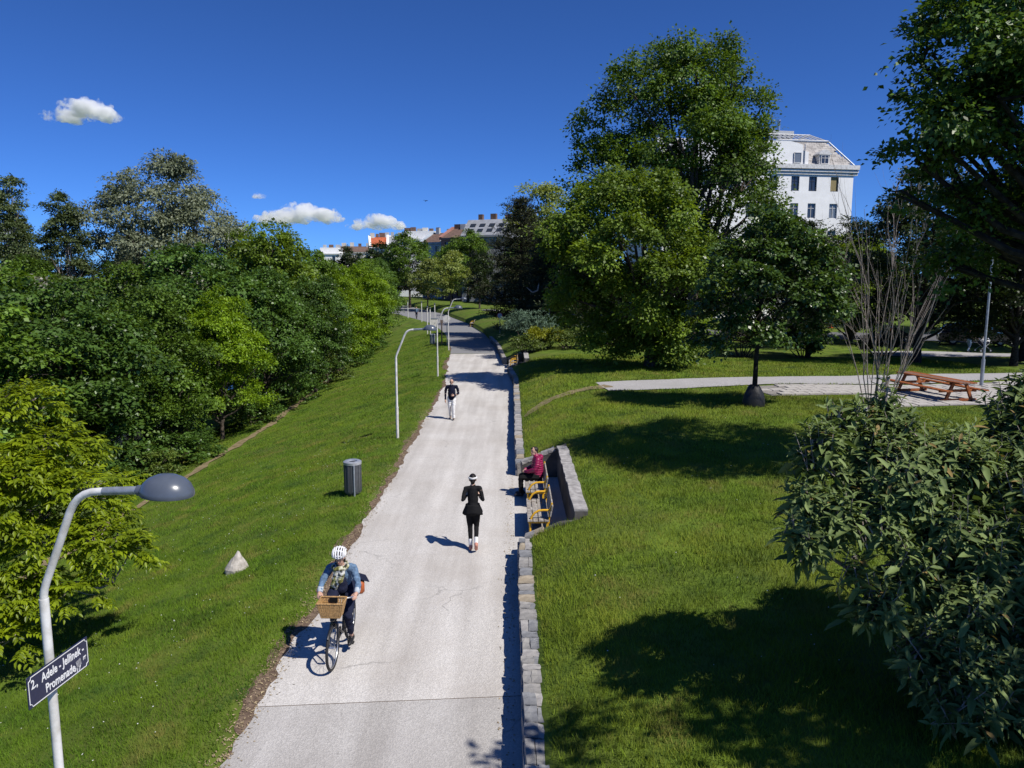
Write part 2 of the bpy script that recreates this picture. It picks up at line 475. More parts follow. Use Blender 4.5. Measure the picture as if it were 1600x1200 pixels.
def slate():
    m, n, l = new_mat('slate')
    out = n.new('ShaderNodeOutputMaterial'); b = n.new('ShaderNodeBsdfPrincipled')
    tc = n.new('ShaderNodeTexCoord')
    nz = n.new('ShaderNodeTexNoise'); nz.inputs['Scale'].default_value = 9.0; nz.inputs['Detail'].default_value = 3
    l.new(tc.outputs['Object'], nz.inputs['Vector'])
    oi = n.new('ShaderNodeObjectInfo')
    ad = n.new('ShaderNodeMath'); ad.operation = 'MULTIPLY_ADD'; ad.inputs[1].default_value = 0.55; 
    l.new(oi.outputs['Random'], ad.inputs[0]); l.new(nz.outputs['Fac'], ad.inputs[2])
    r_ = ramp(n, [(0.30, (0.20, 0.185, 0.172)), (1.1, (0.40, 0.375, 0.35))])
    l.new(ad.outputs[0], r_.inputs[0]); l.new(r_.outputs[0], b.inputs['Base Color'])
    b.inputs['Roughness'].default_value = 0.75
    l.new(b.outputs[0], out.inputs['Surface'])
slate()
def water_mat():
    m, n, l = new_mat('river_water')
    out = n.new('ShaderNodeOutputMaterial'); b = n.new('ShaderNodeBsdfPrincipled')
    tc = n.new('ShaderNodeTexCoord')
    b.inputs['Base Color'].default_value = (0.018, 0.026, 0.018, 1)
    b.inputs['Roughness'].default_value = 0.06
    b.inputs['IOR'].default_value = 1.33
    nz = n.new('ShaderNodeTexNoise'); nz.inputs['Scale'].default_value = 1.6; nz.inputs['Detail'].default_value = 4
    l.new(tc.outputs['Object'], nz.inputs['Vector'])
    bp = n.new('ShaderNodeBump'); bp.inputs['Strength'].default_value = 0.25; bp.inputs['Distance'].default_value = 0.05
    l.new(nz.outputs['Fac'], bp.inputs['Height']); l.new(bp.outputs[0], b.inputs['Normal'])
    l.new(b.outputs[0], out.inputs['Surface'])
water_mat()
# foliage
leaf_mat('leaf_mid', (0.022, 0.047, 0.006), (0.185, 0.318, 0.037))
leaf_mat('leaf_dark', (0.015, 0.037, 0.008), (0.140, 0.260, 0.046), rough=0.4)
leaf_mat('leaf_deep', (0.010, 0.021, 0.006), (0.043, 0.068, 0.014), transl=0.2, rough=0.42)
leaf_mat('leaf_yellow', (0.049, 0.098, 0.006), (0.273, 0.424, 0.021), transl=0.38)
leaf_mat('leaf_lime', (0.034, 0.065, 0.007), (0.228, 0.345, 0.033), transl=0.35)
leaf_mat('leaf_ash', (0.060, 0.100, 0.005), (0.30, 0.385, 0.014), transl=0.4, rough=0.4)
leaf_mat('leaf_silver', (0.075, 0.100, 0.050), (0.297, 0.330, 0.209), transl=0.25, tcol=(1.1, 1.1, 0.7))
leaf_mat('leaf_poplar', (0.038, 0.062, 0.022), (0.144, 0.192, 0.072), transl=0.25)
leaf_mat('leaf_pine', (0.012, 0.019, 0.010), (0.066, 0.074, 0.031), transl=0.05, rough=0.6, spec=0.2)
leaf_mat('leaf_yew', (0.012, 0.022, 0.007), (0.054, 0.072, 0.022), transl=0.08, rough=0.6)
leaf_mat('leaf_juniper', (0.061, 0.110, 0.072), (0.176, 0.259, 0.176), transl=0.08, rough=0.7, spec=0.2)
leaf_mat('leaf_gold', (0.10, 0.12, 0.006), (0.36, 0.38, 0.015), transl=0.25)
leaf_mat('leaf_hedge', (0.045, 0.08, 0.014), (0.17, 0.23, 0.04), transl=0.2)
leaf_mat('leaf_blossom', (0.160, 0.180, 0.100), (0.520, 0.500, 0.400), transl=0.25, tcol=(1, 1, 0.8))
leaf_mat('leaf_pale', (0.109, 0.171, 0.031), (0.341, 0.388, 0.124), transl=0.35)
leaf_mat('leaf_glossy', (0.019, 0.045, 0.009), (0.097, 0.173, 0.032), transl=0.25, rough=0.36, spec=0.6)
leaf_mat('leaf_buddleia', (0.05, 0.085, 0.022), (0.22, 0.29, 0.10), transl=0.22, rough=0.6, spec=0.25, dead=(0.24, 0.17, 0.06), tcol=(1.3, 1.3, 0.6))
leaf_mat('leaf_brown', (0.077, 0.061, 0.044), (0.187, 0.154, 0.110), transl=0.1)
def grass_mat(name, a, b_, c, scale=0.5):
    m, n, l = new_mat(name)
    out = n.new('ShaderNodeOutputMaterial'); b = n.new('ShaderNodeBsdfPrincipled')
    tc = n.new('ShaderNodeTexCoord')
    at = n.new('ShaderNodeAttribute'); at.attribute_name = 'rnd'
    r1 = ramp(n, [(0.0, a), (1.0, b_)])
    l.new(at.outputs['Fac'], r1.inputs[0])
    nz = n.new('ShaderNodeTexNoise'); nz.inputs['Scale'].default_value = scale; nz.inputs['Detail'].default_value = 6; nz.inputs['Roughness'].default_value = 0.6
    l.new(tc.outputs['Object'], nz.inputs['Vector'])
    r2 = ramp(n, [(0.40, (0, 0, 0)), (0.68, (1, 1, 1))])
    l.new(nz.outputs['Fac'], r2.inputs[0])
    mx = n.new('ShaderNodeMixRGB'); mx.inputs[2].default_value = lin(c)
    l.new(r2.outputs[0], mx.inputs[0]); l.new(r1.outputs[0], mx.inputs[1])
    nz3 = n.new('ShaderNodeTexNoise'); nz3.inputs['Scale'].default_value = 0.9; nz3.inputs['Detail'].default_value = 8; nz3.inputs['Roughness'].default_value = 0.68
    l.new(tc.outputs['Object'], nz3.inputs['Vector'])
    r3 = ramp(n, [(0.53, (0, 0, 0)), (0.66, (0.75, 0.75, 0.75))]); l.new(nz3.outputs['Fac'], r3.inputs[0])
    mx3 = n.new('ShaderNodeMixRGB'); mx3.inputs[2].default_value = (0.22, 0.19, 0.05, 1)      # dry straw patches
    l.new(r3.outputs[0], mx3.inputs[0]); l.new(mx.outputs[0], mx3.inputs[1])
    r4 = ramp(n, [(0.34, (0.8, 0.8, 0.8)), (0.45, (0, 0, 0))]); l.new(nz3.outputs['Fac'], r4.inputs[0])
    mx = n.new('ShaderNodeMixRGB'); mx.inputs[2].default_value = (0.035, 0.085, 0.018, 1)     # darker clover patches
    l.new(r4.outputs[0], mx.inputs[0]); l.new(mx3.outputs[0], mx.inputs[1])
    l.new(mx.outputs[0], b.inputs['Base Color'])
    b.inputs['Roughness'].default_value = 0.6; b.inputs['Specular IOR Level'].default_value = 0.15
    t = n.new('ShaderNodeBsdfTranslucent')
    mu = n.new('ShaderNodeMixRGB'); mu.blend_type = 'MULTIPLY'; mu.inputs[0].default_value = 1; mu.inputs[2].default_value = (1.4, 1.3, 0.5, 1)
    l.new(mx.outputs[0], mu.inputs[1]); l.new(mu.outputs[0], t.inputs['Color'])
    ge = n.new('ShaderNodeNewGeometry')
    va = n.new('ShaderNodeVectorMath'); va.operation = 'MULTIPLY_ADD'
    va.inputs[1].default_value = (0.8, 0.8, 0.8); va.inputs[2].default_value = (0, 0, 0.6)
    l.new(ge.outputs['Normal'], va.inputs[0])
    vn = n.new('ShaderNodeVectorMath'); vn.operation = 'NORMALIZE'
    l.new(va.outputs[0], vn.inputs[0]); l.new(vn.outputs[0], b.inputs['Normal'])
    ms = n.new('ShaderNodeMixShader'); ms.inputs[0].default_value = 0.25
    l.new(b.outputs[0], ms.inputs[1]); l.new(t.outputs[0], ms.inputs[2])
    l.new(ms.outputs[0], out.inputs['Surface'])
grass_mat('grass_bank', (0.019, 0.050, 0.003), (0.135, 0.255, 0.012), (0.135, 0.205, 0.012))
grass_mat('grass_lawn', (0.028, 0.058, 0.004), (0.205, 0.315, 0.020), (0.205, 0.25, 0.022))
# ------------------------------------------------------------------ setting: ground, river, paths, road
RNG = np.random.default_rng(7)
def vnoise(x, y, seed=0):
    """smooth value noise on arrays, 0..1"""
    x = np.asarray(x, float); y = np.asarray(y, float)
    xi, yi = np.floor(x), np.floor(y)
    fx, fy = x - xi, y - yi
    fx, fy = fx * fx * (3 - 2 * fx), fy * fy * (3 - 2 * fy)
    def h(a, b): 
        v = np.sin(a * 127.1 + b * 311.7 + seed * 17.3) * 43758.5453
        return v - np.floor(v)
    return (h(xi, yi) * (1 - fx) + h(xi + 1, yi) * fx) * (1 - fy) + (h(xi, yi + 1) * (1 - fx) + h(xi + 1, yi + 1) * fx) * fy

def grid_mesh(name, X, Y, Z, mat, kind='structure', smooth=True):
    ny, nx = X.shape
    V = np.stack([X.ravel(), Y.ravel(), Z.ravel()], 1)
    i = np.arange(ny - 1)[:, None] * nx + np.arange(nx - 1)[None, :]
    F = np.stack([i, i + 1, i + nx + 1, i + nx], -1).reshape(-1, 4)
    o = link_mesh(name, np_mesh(name, V, F, smooth), mat)
    if kind: o['kind'] = kind
    return o

# ground: one sheet out to the horizon, cut into (u, y): u is measured from the walkway's edges
ul = np.concatenate([-np.geomspace(60, 2500, 16)[::-1], np.arange(-58, -30, 2.0), np.arange(-30, -4.2, 0.5), np.arange(-4.2, -3.3, 0.1), [-2, -1]])
ur = np.concatenate([[0.0, 0.14, 0.16, 0.3, 0.5, 0.8, 1.1, 1.3, 0.15 + BAY - 0.01, 0.15 + BAY + 0.01], np.arange(1.6, 12, 0.4), np.arange(12, 60, 2.0), np.geomspace(60, 2500, 14)])
ylist = np.concatenate([np.arange(-6, 60, 0.4), np.arange(60, 170, 3.0), np.geomspace(175, 4500, 22)])
extra = []
for a, b in RECESS: extra += [a - 0.13, a - 0.11, b + 0.11, b + 0.13]
ylist = np.sort(np.concatenate([ylist, extra]))
Yg = np.repeat(ylist[:, None], len(ul) + len(ur), 1)
Xg = np.concatenate([xl(ylist)[:, None] + (ul + 3.55)[None, :], xr(ylist)[:, None] + ur[None, :]], 1)
for r_ in range(len(ylist)):        # the two u lines inside the walkway
    a, b = xl(ylist[r_]), xr(ylist[r_])
    k = len(ul)
    Xg[r_, k - 2] = a + (b - a) * 0.4; Xg[r_, k - 1] = a + (b - a) * 0.7
Zg = G(Xg, Yg) - 0.004
grid_mesh('ground', Xg, Yg, Zg, 'soil_grass', smooth=False)
Xw, Yw = np.meshgrid(np.linspace(-320, -20, 30), np.concatenate([np.linspace(-30, 150, 30), np.geomspace(160, 420, 8)]))
grid_mesh('river_water', Xw + np.interp(Yw, _py, np.array(_pl) + 3.55), Yw, np.full_like(Xw, WATER_Z), 'river_water')

def strip(name, ys, fa, fb, mat, zoff=0.006, n=4, skew=0.0, rag_a=0.0, rag_b=0.0, seed=1, follow=False, kind='structure'):
    ys = np.asarray(ys, float)
    a = np.array([fa(y) for y in ys]); b = np.array([fb(y) for y in ys])
    if rag_a: a = a + rag_a * (vnoise(ys * 0.9, ys * 0 + seed) - 0.5) * 2 + rag_a * 0.6 * (vnoise(ys * 3.7, ys * 0 + seed + 5) - 0.5) * 2
    if rag_b: b = b + rag_b * (vnoise(ys * 0.9, ys * 0 + seed + 9) - 0.5) * 2 + rag_b * 0.6 * (vnoise(ys * 3.3, ys * 0 + seed + 12) - 0.5) * 2
    t = np.linspace(0, 1, n)
    X = a[:, None] * (1 - t) + b[:, None] * t
    Y = np.repeat(ys[:, None], n, 1) + skew * X
    Z = (G(X, Y) if follow else np.zeros_like(X)) + zoff
    return grid_mesh(name, X, Y, Z, mat, kind)

SKEW = 0.078
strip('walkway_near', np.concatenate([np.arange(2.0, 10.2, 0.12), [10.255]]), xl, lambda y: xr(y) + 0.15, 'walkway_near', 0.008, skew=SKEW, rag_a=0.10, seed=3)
strip('walkway', np.concatenate([np.arange(10.27, 60.0, 0.15), [60.0]]), xl, lambda y: xr(y) + 0.15, 'walkway', 0.008, skew=SKEW * 1.0, rag_a=0.10, seed=3)
strip('walkway_seam', [10.20, 10.30], lambda y: -3.4, lambda y: xr(y) + 0.1, 'dirt', 0.004, n=20, skew=SKEW)
strip('asphalt_walkway', np.concatenate([np.arange(60.02, 130, 0.8), np.arange(130, 400, 8)]), xl, lambda y: xr(y) + 0.15, 'asphalt_far', 0.010, n=6, skew=SKEW * 0.3)
for a, b in RECESS:
    strip('bay_paving', np.arange(a - 0.1, b + 0.11, 0.25), lambda y: xr(y) + 0.152, lambda y: xr(y) + 0.15 + BAY, 'walkway', 0.007)
strip('dirt_edge', np.arange(2, 66, 0.1), lambda y: xl(y) - 0.17 - 0.08 * math.sin(y * 0.5), lambda y: xl(y) + 0.2, 'dirt', 0.003, rag_a=0.16, seed=21)
strip('dirt_path', np.arange(14, 90, 0.4), lambda y: xl(y) - 0.55 - 9.5, lambda y: xl(y) - 0.55 - 9.12, 'dirt_trail', 0.03, n=4, rag_a=0.10, rag_b=0.12, seed=31, follow=True)

def path_strip(name, centre, width, mat, zoff, n=5, step=0.5, rag=0.0, seed=2, kind='structure'):
    P = [Vector((p[0], p[1])) for p in centre]
    pts = []
    for i in range(len(P) - 1):
        k = max(2, int((P[i + 1] - P[i]).length / step))
        for j in range(k): pts.append(P[i].lerp(P[i + 1], j / k))
    pts.append(P[-1])
    rows = []
    for i, p in enumerate(pts):
        d = (pts[min(i + 1, len(pts) - 1)] - pts[max(i - 1, 0)]).normalized()
        nrm = Vector((-d.y, d.x))
        w = width if not callable(width) else width(i / (len(pts) - 1))
        r1 = rag * (float(vnoise(i * 0.6, seed)) - 0.5) * 2; r2 = rag * (float(vnoise(i * 0.7, seed + 7)) - 0.5) * 2
        rows.append([p + nrm * ((w / 2 + r1) * (1 - t) - (w / 2 + r2) * t) for t in np.linspace(0, 1, n)])
    X = np.array([[q.x for q in r_] for r_ in rows]); Y = np.array([[q.y for q in r_] for r_ in rows])
    return grid_mesh(name, X, Y, G(X, Y) + zoff, mat, kind)
CP = [(4.0, 33.6), (9, 34.2), (15, 34.9), (24, 36.3), (40, 38.5), (60, 41.5)]
path_strip('cross_path', CP, 2.7, 'cross_path', 0.03, rag=0.10)
path_strip('trodden_trail', [(0.5, 29.6), (1.6, 31.6), (3.0, 32.9), (4.4, 33.7)], lambda t: 0.35 + 0.5 * t, 'dirt_trail', 0.03, rag=0.12, n=4, step=0.25)
path_strip('street', [(9, 79), (14, 76), (40, 66), (90, 56)], 9.0, 'asphalt_road', 0.05)
path_strip('street_pavement', [(25.5, 52.5), (33, 51.6), (50, 49), (90, 44)], 4.2, 'cross_path', 0.05)
path_strip('street_kerb', [(24, 66.2), (40, 60.9), (90, 50.9)], 0.25, 'stone_3', 0.14, n=2)
path_strip('far_walk', [(-4.0, 112), (4, 109), (16, 106), (40, 100)], 3.0, 'cross_path', 0.08)

def in_cross(x, y, pad=0.0):
    yc = np.interp(x, [p[0] for p in CP], [p[1] for p in CP])
    return (np.abs(y - yc) < 1.32 + pad) & (x > 3.9 - pad)
SLAB = (10.2, 25.0, 30.1, 33.55)           # paved picnic place x0 x1 y0 y1
def in_slab(x, y):
    y1 = np.interp(x, [10, 25], [32.75, 35.0])
    return (x > SLAB[0]) & (x < SLAB[1]) & (y > np.where(x > 13.9, 27.6, SLAB[2] + 0.03 * (x - 10))) & (y < y1)

# the picnic place: loose paving slabs, each a piece of the paving
bed = path_strip('paving', [(10.3, 31.4), (24.9, 33.0)], 2.6, 'mortar', 0.012, n=6)
path_strip('picnic_ground', [(14.0, 29.1), (24.9, 30.3)], 3.1, 'mortar', 0.008, n=6)
rs = random.Random(5)
slab_mesh = []
for k in range(5):
    m = MB(); m.box((0, 0, 0), (0.575 - 0.01 * rs.random(), 0.475 - 0.01 * rs.random(), 0.05), rz=R(rs.uniform(-0.6, 0.6)))
    me = m.mesh('slab', bevel=0.008); me.materials.append(MATS['paver']); slab_mesh.append(me)
for i in range(24):
    for j in range(-6, 5):
        if j < 0 and i < 6: continue
        x = 10.5 + i * 0.6 + (0.3 if j % 2 else 0); y = 30.45 + j * 0.5 + 0.11 * (x - 10.3)
        if rs.random() < 0.03 or (i < 2 and rs.random() < 0.35): continue
        o = bpy.data.objects.new('slab', rs.choice(slab_mesh)); COL.objects.link(o); o.parent = bed
        o.location = (x, y, g(x, y) + 0.025 + rs.uniform(-0.006, 0.006)); o.rotation_euler = (rs.uniform(-.01, .01), rs.uniform(-.01, .01), math.atan(0.11))

# ------------------------------------------------------------------ grass
def blades(name, n_, xa, xb, ya, yb, keep, hgt, wid, mat, label, seed):
    rg = np.random.default_rng(seed)
    Vs, As = [], []
    for (y0, y1, dens, wmul) in n_:
        A = (xb - xa) * (y1 - y0)
        k = int(A * dens)
        x = rg.uniform(xa, xb, k); y = rg.uniform(y0, y1, k)
        m = keep(x, y) & (np.abs(x) < 0.70 * y + 1.5)
        x, y = x[m], y[m]
        cl = vnoise(x * 1.1, y * 1.1, 3) * 0.6 + vnoise(x * 3.6, y * 3.6, 5) * 0.4
        m = rg.random(len(x)) < 0.62 + 0.6 * cl
        x, y, cl = x[m], y[m], cl[m]
        z = G(x, y) - 0.005
        h = hgt * (0.35 + 1.2 * cl) * rg.uniform(0.6, 1.35, len(x))
        w = wid * wmul * rg.uniform(0.7, 1.3, len(x))
        a = rg.uniform(0, 2 * np.pi, len(x))
        wind = vnoise(x * 0.9, y * 0.9, 9) * 6.28
        ln = h * rg.uniform(0.15, 0.85, len(x))
        la = wind + rg.normal(0, 1.8, len(x))
        b = np.stack([x, y, z], 1)
        sd = np.stack([np.cos(a), np.sin(a), 0 * a], 1) * (w / 2)[:, None]
        tip = b + np.stack([np.cos(la) * ln, np.sin(la) * ln, h], 1)
        Vs.append(np.stack([b - sd, b + sd, tip], 1).reshape(-1, 3))
        rr = np.clip(rg.random(len(x)) ** 1.3 * 0.85 + 0.35 * vnoise(x * 1.4, y * 1.4, 12) - 0.10, 0, 1)
        As.append(np.repeat(rr, 3))
    V = np.concatenate(Vs); A_ = np.concatenate(As)
    o = link_mesh(name, np_mesh(name, V, np.arange(len(V)).reshape(-1, 3), attr=A_), mat)
    return tag(o, label, 'grass', kind='stuff')
def keep_left(x, y):
    edge = xl(y) + 0.03 - 0.26 * vnoise(y * 0.8, y * 0 + 21) - 0.16 * vnoise(y * 4.1, x * 3)
    sl = (xl(y) - 0.55) - x
    return (x < edge) & (sl < 13) & ~((sl > 9.0) & (sl < 9.65))
def keep_right(x, y):
    s = x - xr(y)
    bay = np.zeros_like(x, bool)
    for a, b in RECESS: bay |= (y > a - 0.16) & (y < b + 0.2) & (s < BAY + 0.38)
    return (s > 0.285 + 0.035 * vnoise(y * 3, x * 0 + 2)) & ~bay & ~in_cross(x, y, -0.05 + 0.12 * vnoise(x * 2, y * 2)) & ~in_slab(x, y)
blades('grass', [(6, 12, 1900, 1.0), (12, 20, 1250, 1.25), (20, 32, 680, 1.7), (32, 50, 300, 2.6), (50, 85, 110, 4.5)], -18.5, -3.6, 6, 85, keep_left, 0.068, 0.0095, 'grass_bank', 'short green grass covering the sloping river bank', 1)
blades('grass', [(6, 12, 1900, 1.0), (12, 20, 1250, 1.25), (20, 32, 600, 1.7), (32, 48, 270, 2.8)], 0.4, 26, 6, 50, keep_right, 0.088, 0.0095, 'grass_lawn', 'tousled sunlit lawn grass above the low stone wall', 2)
rg = np.random.default_rng(45)
k = 330
y = rg.uniform(9, 30, k); x = xl(y) - 1.0 - rg.gamma(2.0, 1.6, k)
x = x + rg.normal(0, .3, k)
k2 = 50
y = np.concatenate([y, rg.uniform(9, 26, k2)]); x = np.concatenate([x, rg.uniform(1.2, 8, k2)])
c = np.stack([x, y, G(x, y) + rg.uniform(.05, .09, len(x))], 1)
s_ = rg.uniform(.006, .013, len(x))[:, None]
e1 = np.array([[1, 0, .1]]) * s_; e2 = np.array([[0, 1, .2]]) * s_
V = np.stack([c - e1, c - e2, c + e1, c + e2], 1).reshape(-1, 3)
plain('petal', (.75, .75, .72), rough=.8, var=.05)
tag(link_mesh('daisies', np_mesh('daisies', V, np.arange(len(V)).reshape(-1, 4)), 'petal'), 'tiny white daisies sprinkled over the grass', 'flowers', kind='stuff')
# dry crumbs and leaf litter along the worn walkway edge
rg = np.random.default_rng(44)
k = 5200
y = rg.uniform(6, 34, k); x = xl(y) - 0.10 + rg.normal(0, 0.13, k)
k2 = 500
y = np.concatenate([y, rg.uniform(7, 24, k2)]); x = np.concatenate([x, 0.05 - np.abs(rg.normal(0, 0.12, k2))]); 
c = np.stack([x, y, np.maximum(G(x, y), 0) + 0.016], 1)
a = rg.uniform(0, 6.28, len(x)); s_ = rg.uniform(0.008, 0.026, len(x))
d1 = np.stack([np.cos(a), np.sin(a), rg.normal(0, .25, len(x))], 1) * s_[:, None]; d2 = np.stack([-np.sin(a), np.cos(a), rg.normal(0, .25, len(x))], 1) * (s_ * 0.5)[:, None]
V = np.stack([c - d1, c - d2, c + d1, c + d2], 1).reshape(-1, 3)
noise_mat('litter', (0.16, 0.11, 0.06), (0.45, 0.36, 0.22), scale=30, rough=0.9)
tag(link_mesh('leaf_litter', np_mesh('leaf_litter', V, np.arange(len(V)).reshape(-1, 4)), 'litter'), 'dry straw coloured crumbs and leaf litter along the worn walkway edges', 'litter', kind='stuff')

# ------------------------------------------------------------------ dry stone walls along the walkway, every stone a piece
rs = random.Random(11)
def stone_mesh(l, w, h, seed):
    r2 = random.Random(seed)
    bm = bmesh.new()
    bmesh.ops.create_cube(bm, size=1.0)
    bmesh.ops.subdivide_edges(bm, edges=list(bm.edges), cuts=1, use_grid_fill=True)
    for v in bm.verts:
        e = (abs(v.co.x) > .4) + (abs(v.co.y) > .4) + (abs(v.co.z) > .4)
        f = 1.0 - 0.018 * (e - 1)
        v.co = Vector((v.co.x * l * f + r2.uniform(-.012, .012), v.co.y * w * f + r2.uniform(-.012, .012), v.co.z * h * f + r2.uniform(-.008, .008)))
    me = bpy.data.meshes.new('stone'); bm.to_mesh(me); bm.free()
    return me
STONES = {}
def stone(parent, c, size, rz, i):
    key = (round(size[0] / 0.06), round(size[1] / 0.05), round(size[2] / 0.04), rs.randrange(3), i)
    if key not in STONES:
        me = stone_mesh(key[0] * 0.06, key[1] * 0.05, key[2] * 0.04, rs.random()); me.materials.append(MATS['stone_%d' % i]); STONES[key] = me
    o = bpy.data.objects.new('stone', STONES[key]); COL.objects.link(o); o.parent = parent
    o.location = c; o.rotation_euler = (0, 0, rz)
def stone_wall(y0, y1, label, fine):
    w = MB()
    ys = np.linspace(y0, y1, max(2, int((y1 - y0) / 1.0)))
    for p, q in zip(ys[:-1], ys[1:]):
        a, b = float(xr(p)), float(xr(q))
        w.prism([(a + 0.03, p, -0.05), (a + 0.285, p, -0.05), (a + 0.285, p, 0.418), (a + 0.03, p, 0.418)], Vector((b - a, q - p, 0)), 1.0)
    core = w.build('stone_wall', 'mortar')
    tag(core, label, 'wall', 'low stone walls along the walkway')
    y = y0
    while y < y1 - 0.1:                       # coping
        L = rs.uniform(0.16, 0.50) if fine else rs.uniform(0.3, 0.7)
        L = min(L, y1 - y)
        x0 = float(xr(y + L / 2))
        i = rs.choice([0, 0, 3, 3, 1, 2])
        if fine and rs.random() < 0.5 and L > 0.2:
            s = rs.uniform(0.4, 0.6)
            stone(core, (x0 + 0.15 - 0.15 * (1 - s), y + L / 2, 0.405 + rs.uniform(-.008, .012)), (s * 0.32, L * 0.98, 0.08), R(rs.uniform(-3, 3)), i)
            stone(core, (x0 + 0.15 + 0.15 * s, y + L / 2, 0.405 + rs.uniform(-.008, .012)), ((1 - s) * 0.31, L * 0.98, 0.08), R(rs.uniform(-3, 3)), rs.choice([0, 1, 3]))
        else:
            stone(core, (x0 + 0.15, y + L / 2, 0.405 + rs.uniform(-.004, .006)), (0.325 + rs.uniform(-.03, .035), L * 0.99, 0.08), R(rs.uniform(-6, 6)), i)
        y += L + rs.uniform(.005, .03)
    for c, zz in enumerate((0.10, 0.28)):     # two face courses
        y = y0 + 0.1 * c
        while y < y1 - 0.12:
            L = rs.uniform(0.35, 0.6) if fine else rs.uniform(0.6, 1.0)
            L = min(L, y1 - y)
            stone(core, (float(xr(y + L / 2)) + 0.07, y + L / 2, zz + 0.01), (0.16, L * 0.95, 0.17), R(rs.uniform(-2, 2)), rs.choice([0, 1, 2, 3]))
            y += L
    return core
stone_wall(5.6, RECESS[0][0] - 0.26, 'low grey stone wall ending just before the bay with the yellow benches', True)
stone_wall(RECESS[0][1] + 0.02, RECESS[1][0] - 0.26, 'long low stone wall running between the two bench bays', False)
stone_wall(RECESS[1][1] + 0.02, 72.0, 'low stone wall under the blue green juniper beyond the shaded bench bay', False)

def bay(idx, a, b, label):
    x0 = float(xr((a + b) / 2)) 
    t = thing('bay_wall', label, 'wall', (x0, a, 0), 0, 'concrete bay walls behind the benches')
    L = b - a
    xb = 0.15 + BAY - 0.14
    m = MB()                                   # back wall with sloping rough top
    n = 14
    hz = [0.93 + 0.05 * math.sin(k * 1.7) * 0.4 + 0.03 * rs.random() for k in range(n + 1)]
    for k in range(n):
        p, q = L * k / n, L * (k + 1) / n
        P = [(xb, p, -.05), (xb + .28, p, -.05), (xb + .28, p, hz[k]), (xb, p, hz[k])]
        Q = [(xb, q, -.05), (xb + .28, q, -.05), (xb + .28, q, hz[k + 1]), (xb, q, hz[k + 1])]
        va = [m.bm.verts.new(v) for v in P]; vb = [m.bm.verts.new(v) for v in Q]
        for i in range(4):
            m.bm.faces.new((va[i], va[(i + 1) % 4], vb[(i + 1) % 4], vb[i]))
        if k == 0: m.bm.faces.new(va[::-1])
        if k == n - 1: m.bm.faces.new(vb)
    bmesh.ops.remove_doubles(m.bm, verts=list(m.bm.verts), dist=1e-4)
    m.build('back_wall', 'shaded_concrete', t)
    m = MB()
    for k in range(n):
        p, q = L * k / n, L * (k + 1) / n
        m.box((xb + .135 + .012 * rs.uniform(-1, 1), (p + q) / 2, (hz[k] + hz[k + 1]) / 2 + .022), (.30, (q - p) - .006, .045), rx=math.atan2(hz[k + 1] - hz[k], q - p))
    m.build('coping', 'stone_3', t)
    for (yy, nm) in ((L + 0.002, 'far'), (-0.242, 'near')):   # end walls rising from the low wall to the back wall
        m = MB()
        top = 0.98 if nm == 'far' else 0.80
        m.prism([(0.16, yy, -.05), (xb + 0.278, yy, -.05), (xb + 0.278, yy, top - .003), (0.9, yy, 0.74), (0.5, yy, 0.55), (0.16, yy, 0.42)], (0, 1, 0), 0.24)
        m.build('end_wall', 'shaded_concrete', t)
        for k in range(5 if nm == 'far' else 2):
            x = 0.26 + 0.2 * k
            zt = np.interp(x, [0.16, .5, .9, xb + .278], [.42, .55, .74, top])
            o = bpy.data.objects.new('stone', stone_mesh(0.22, 0.27, 0.09, rs.random())); COL.objects.link(o); o.parent = t
            o.data.materials.append(MATS['stone_%d' % rs.choice([0, 2, 3])])
            o.location = (x, yy + 0.12, zt + 0.0); o.rotation_euler = (0, -math.atan(0.42), R(rs.uniform(-4, 4)))
    return t
bay(0, *RECESS[0], 'grey concrete bay wall behind the bench with the seated person')
bay(1, *RECESS[1], 'concrete bay wall round the shaded benches under the big tree')
# ------------------------------------------------------------------ vegetation
def rand_dirs(rg, n):
    v = rg.normal(size=(n, 3)); return v / np.linalg.norm(v, axis=1)[:, None]
def norm(v): return v / np.maximum(np.linalg.norm(v, axis=-1, keepdims=True), 1e-9)

def leaf_quads(P, D, N, L, W, fold=0.12):
    """leaf faces from base points P, directions D, normals N, lengths L, half widths W -> V, F"""
    D = norm(D); S = norm(np.cross(D, N)); N = np.cross(S, D)
    L = L[:, None]; W = W[:, None]
    mid = P + D * L * 0.45
    V = np.stack([P, mid - S * W + N * W * fold * 2, P + D * L - N * L * 0.10, mid + S * W + N * W * fold * 2], 1).reshape(-1, 3)
    return V, np.arange(len(V)).reshape(-1, 4)

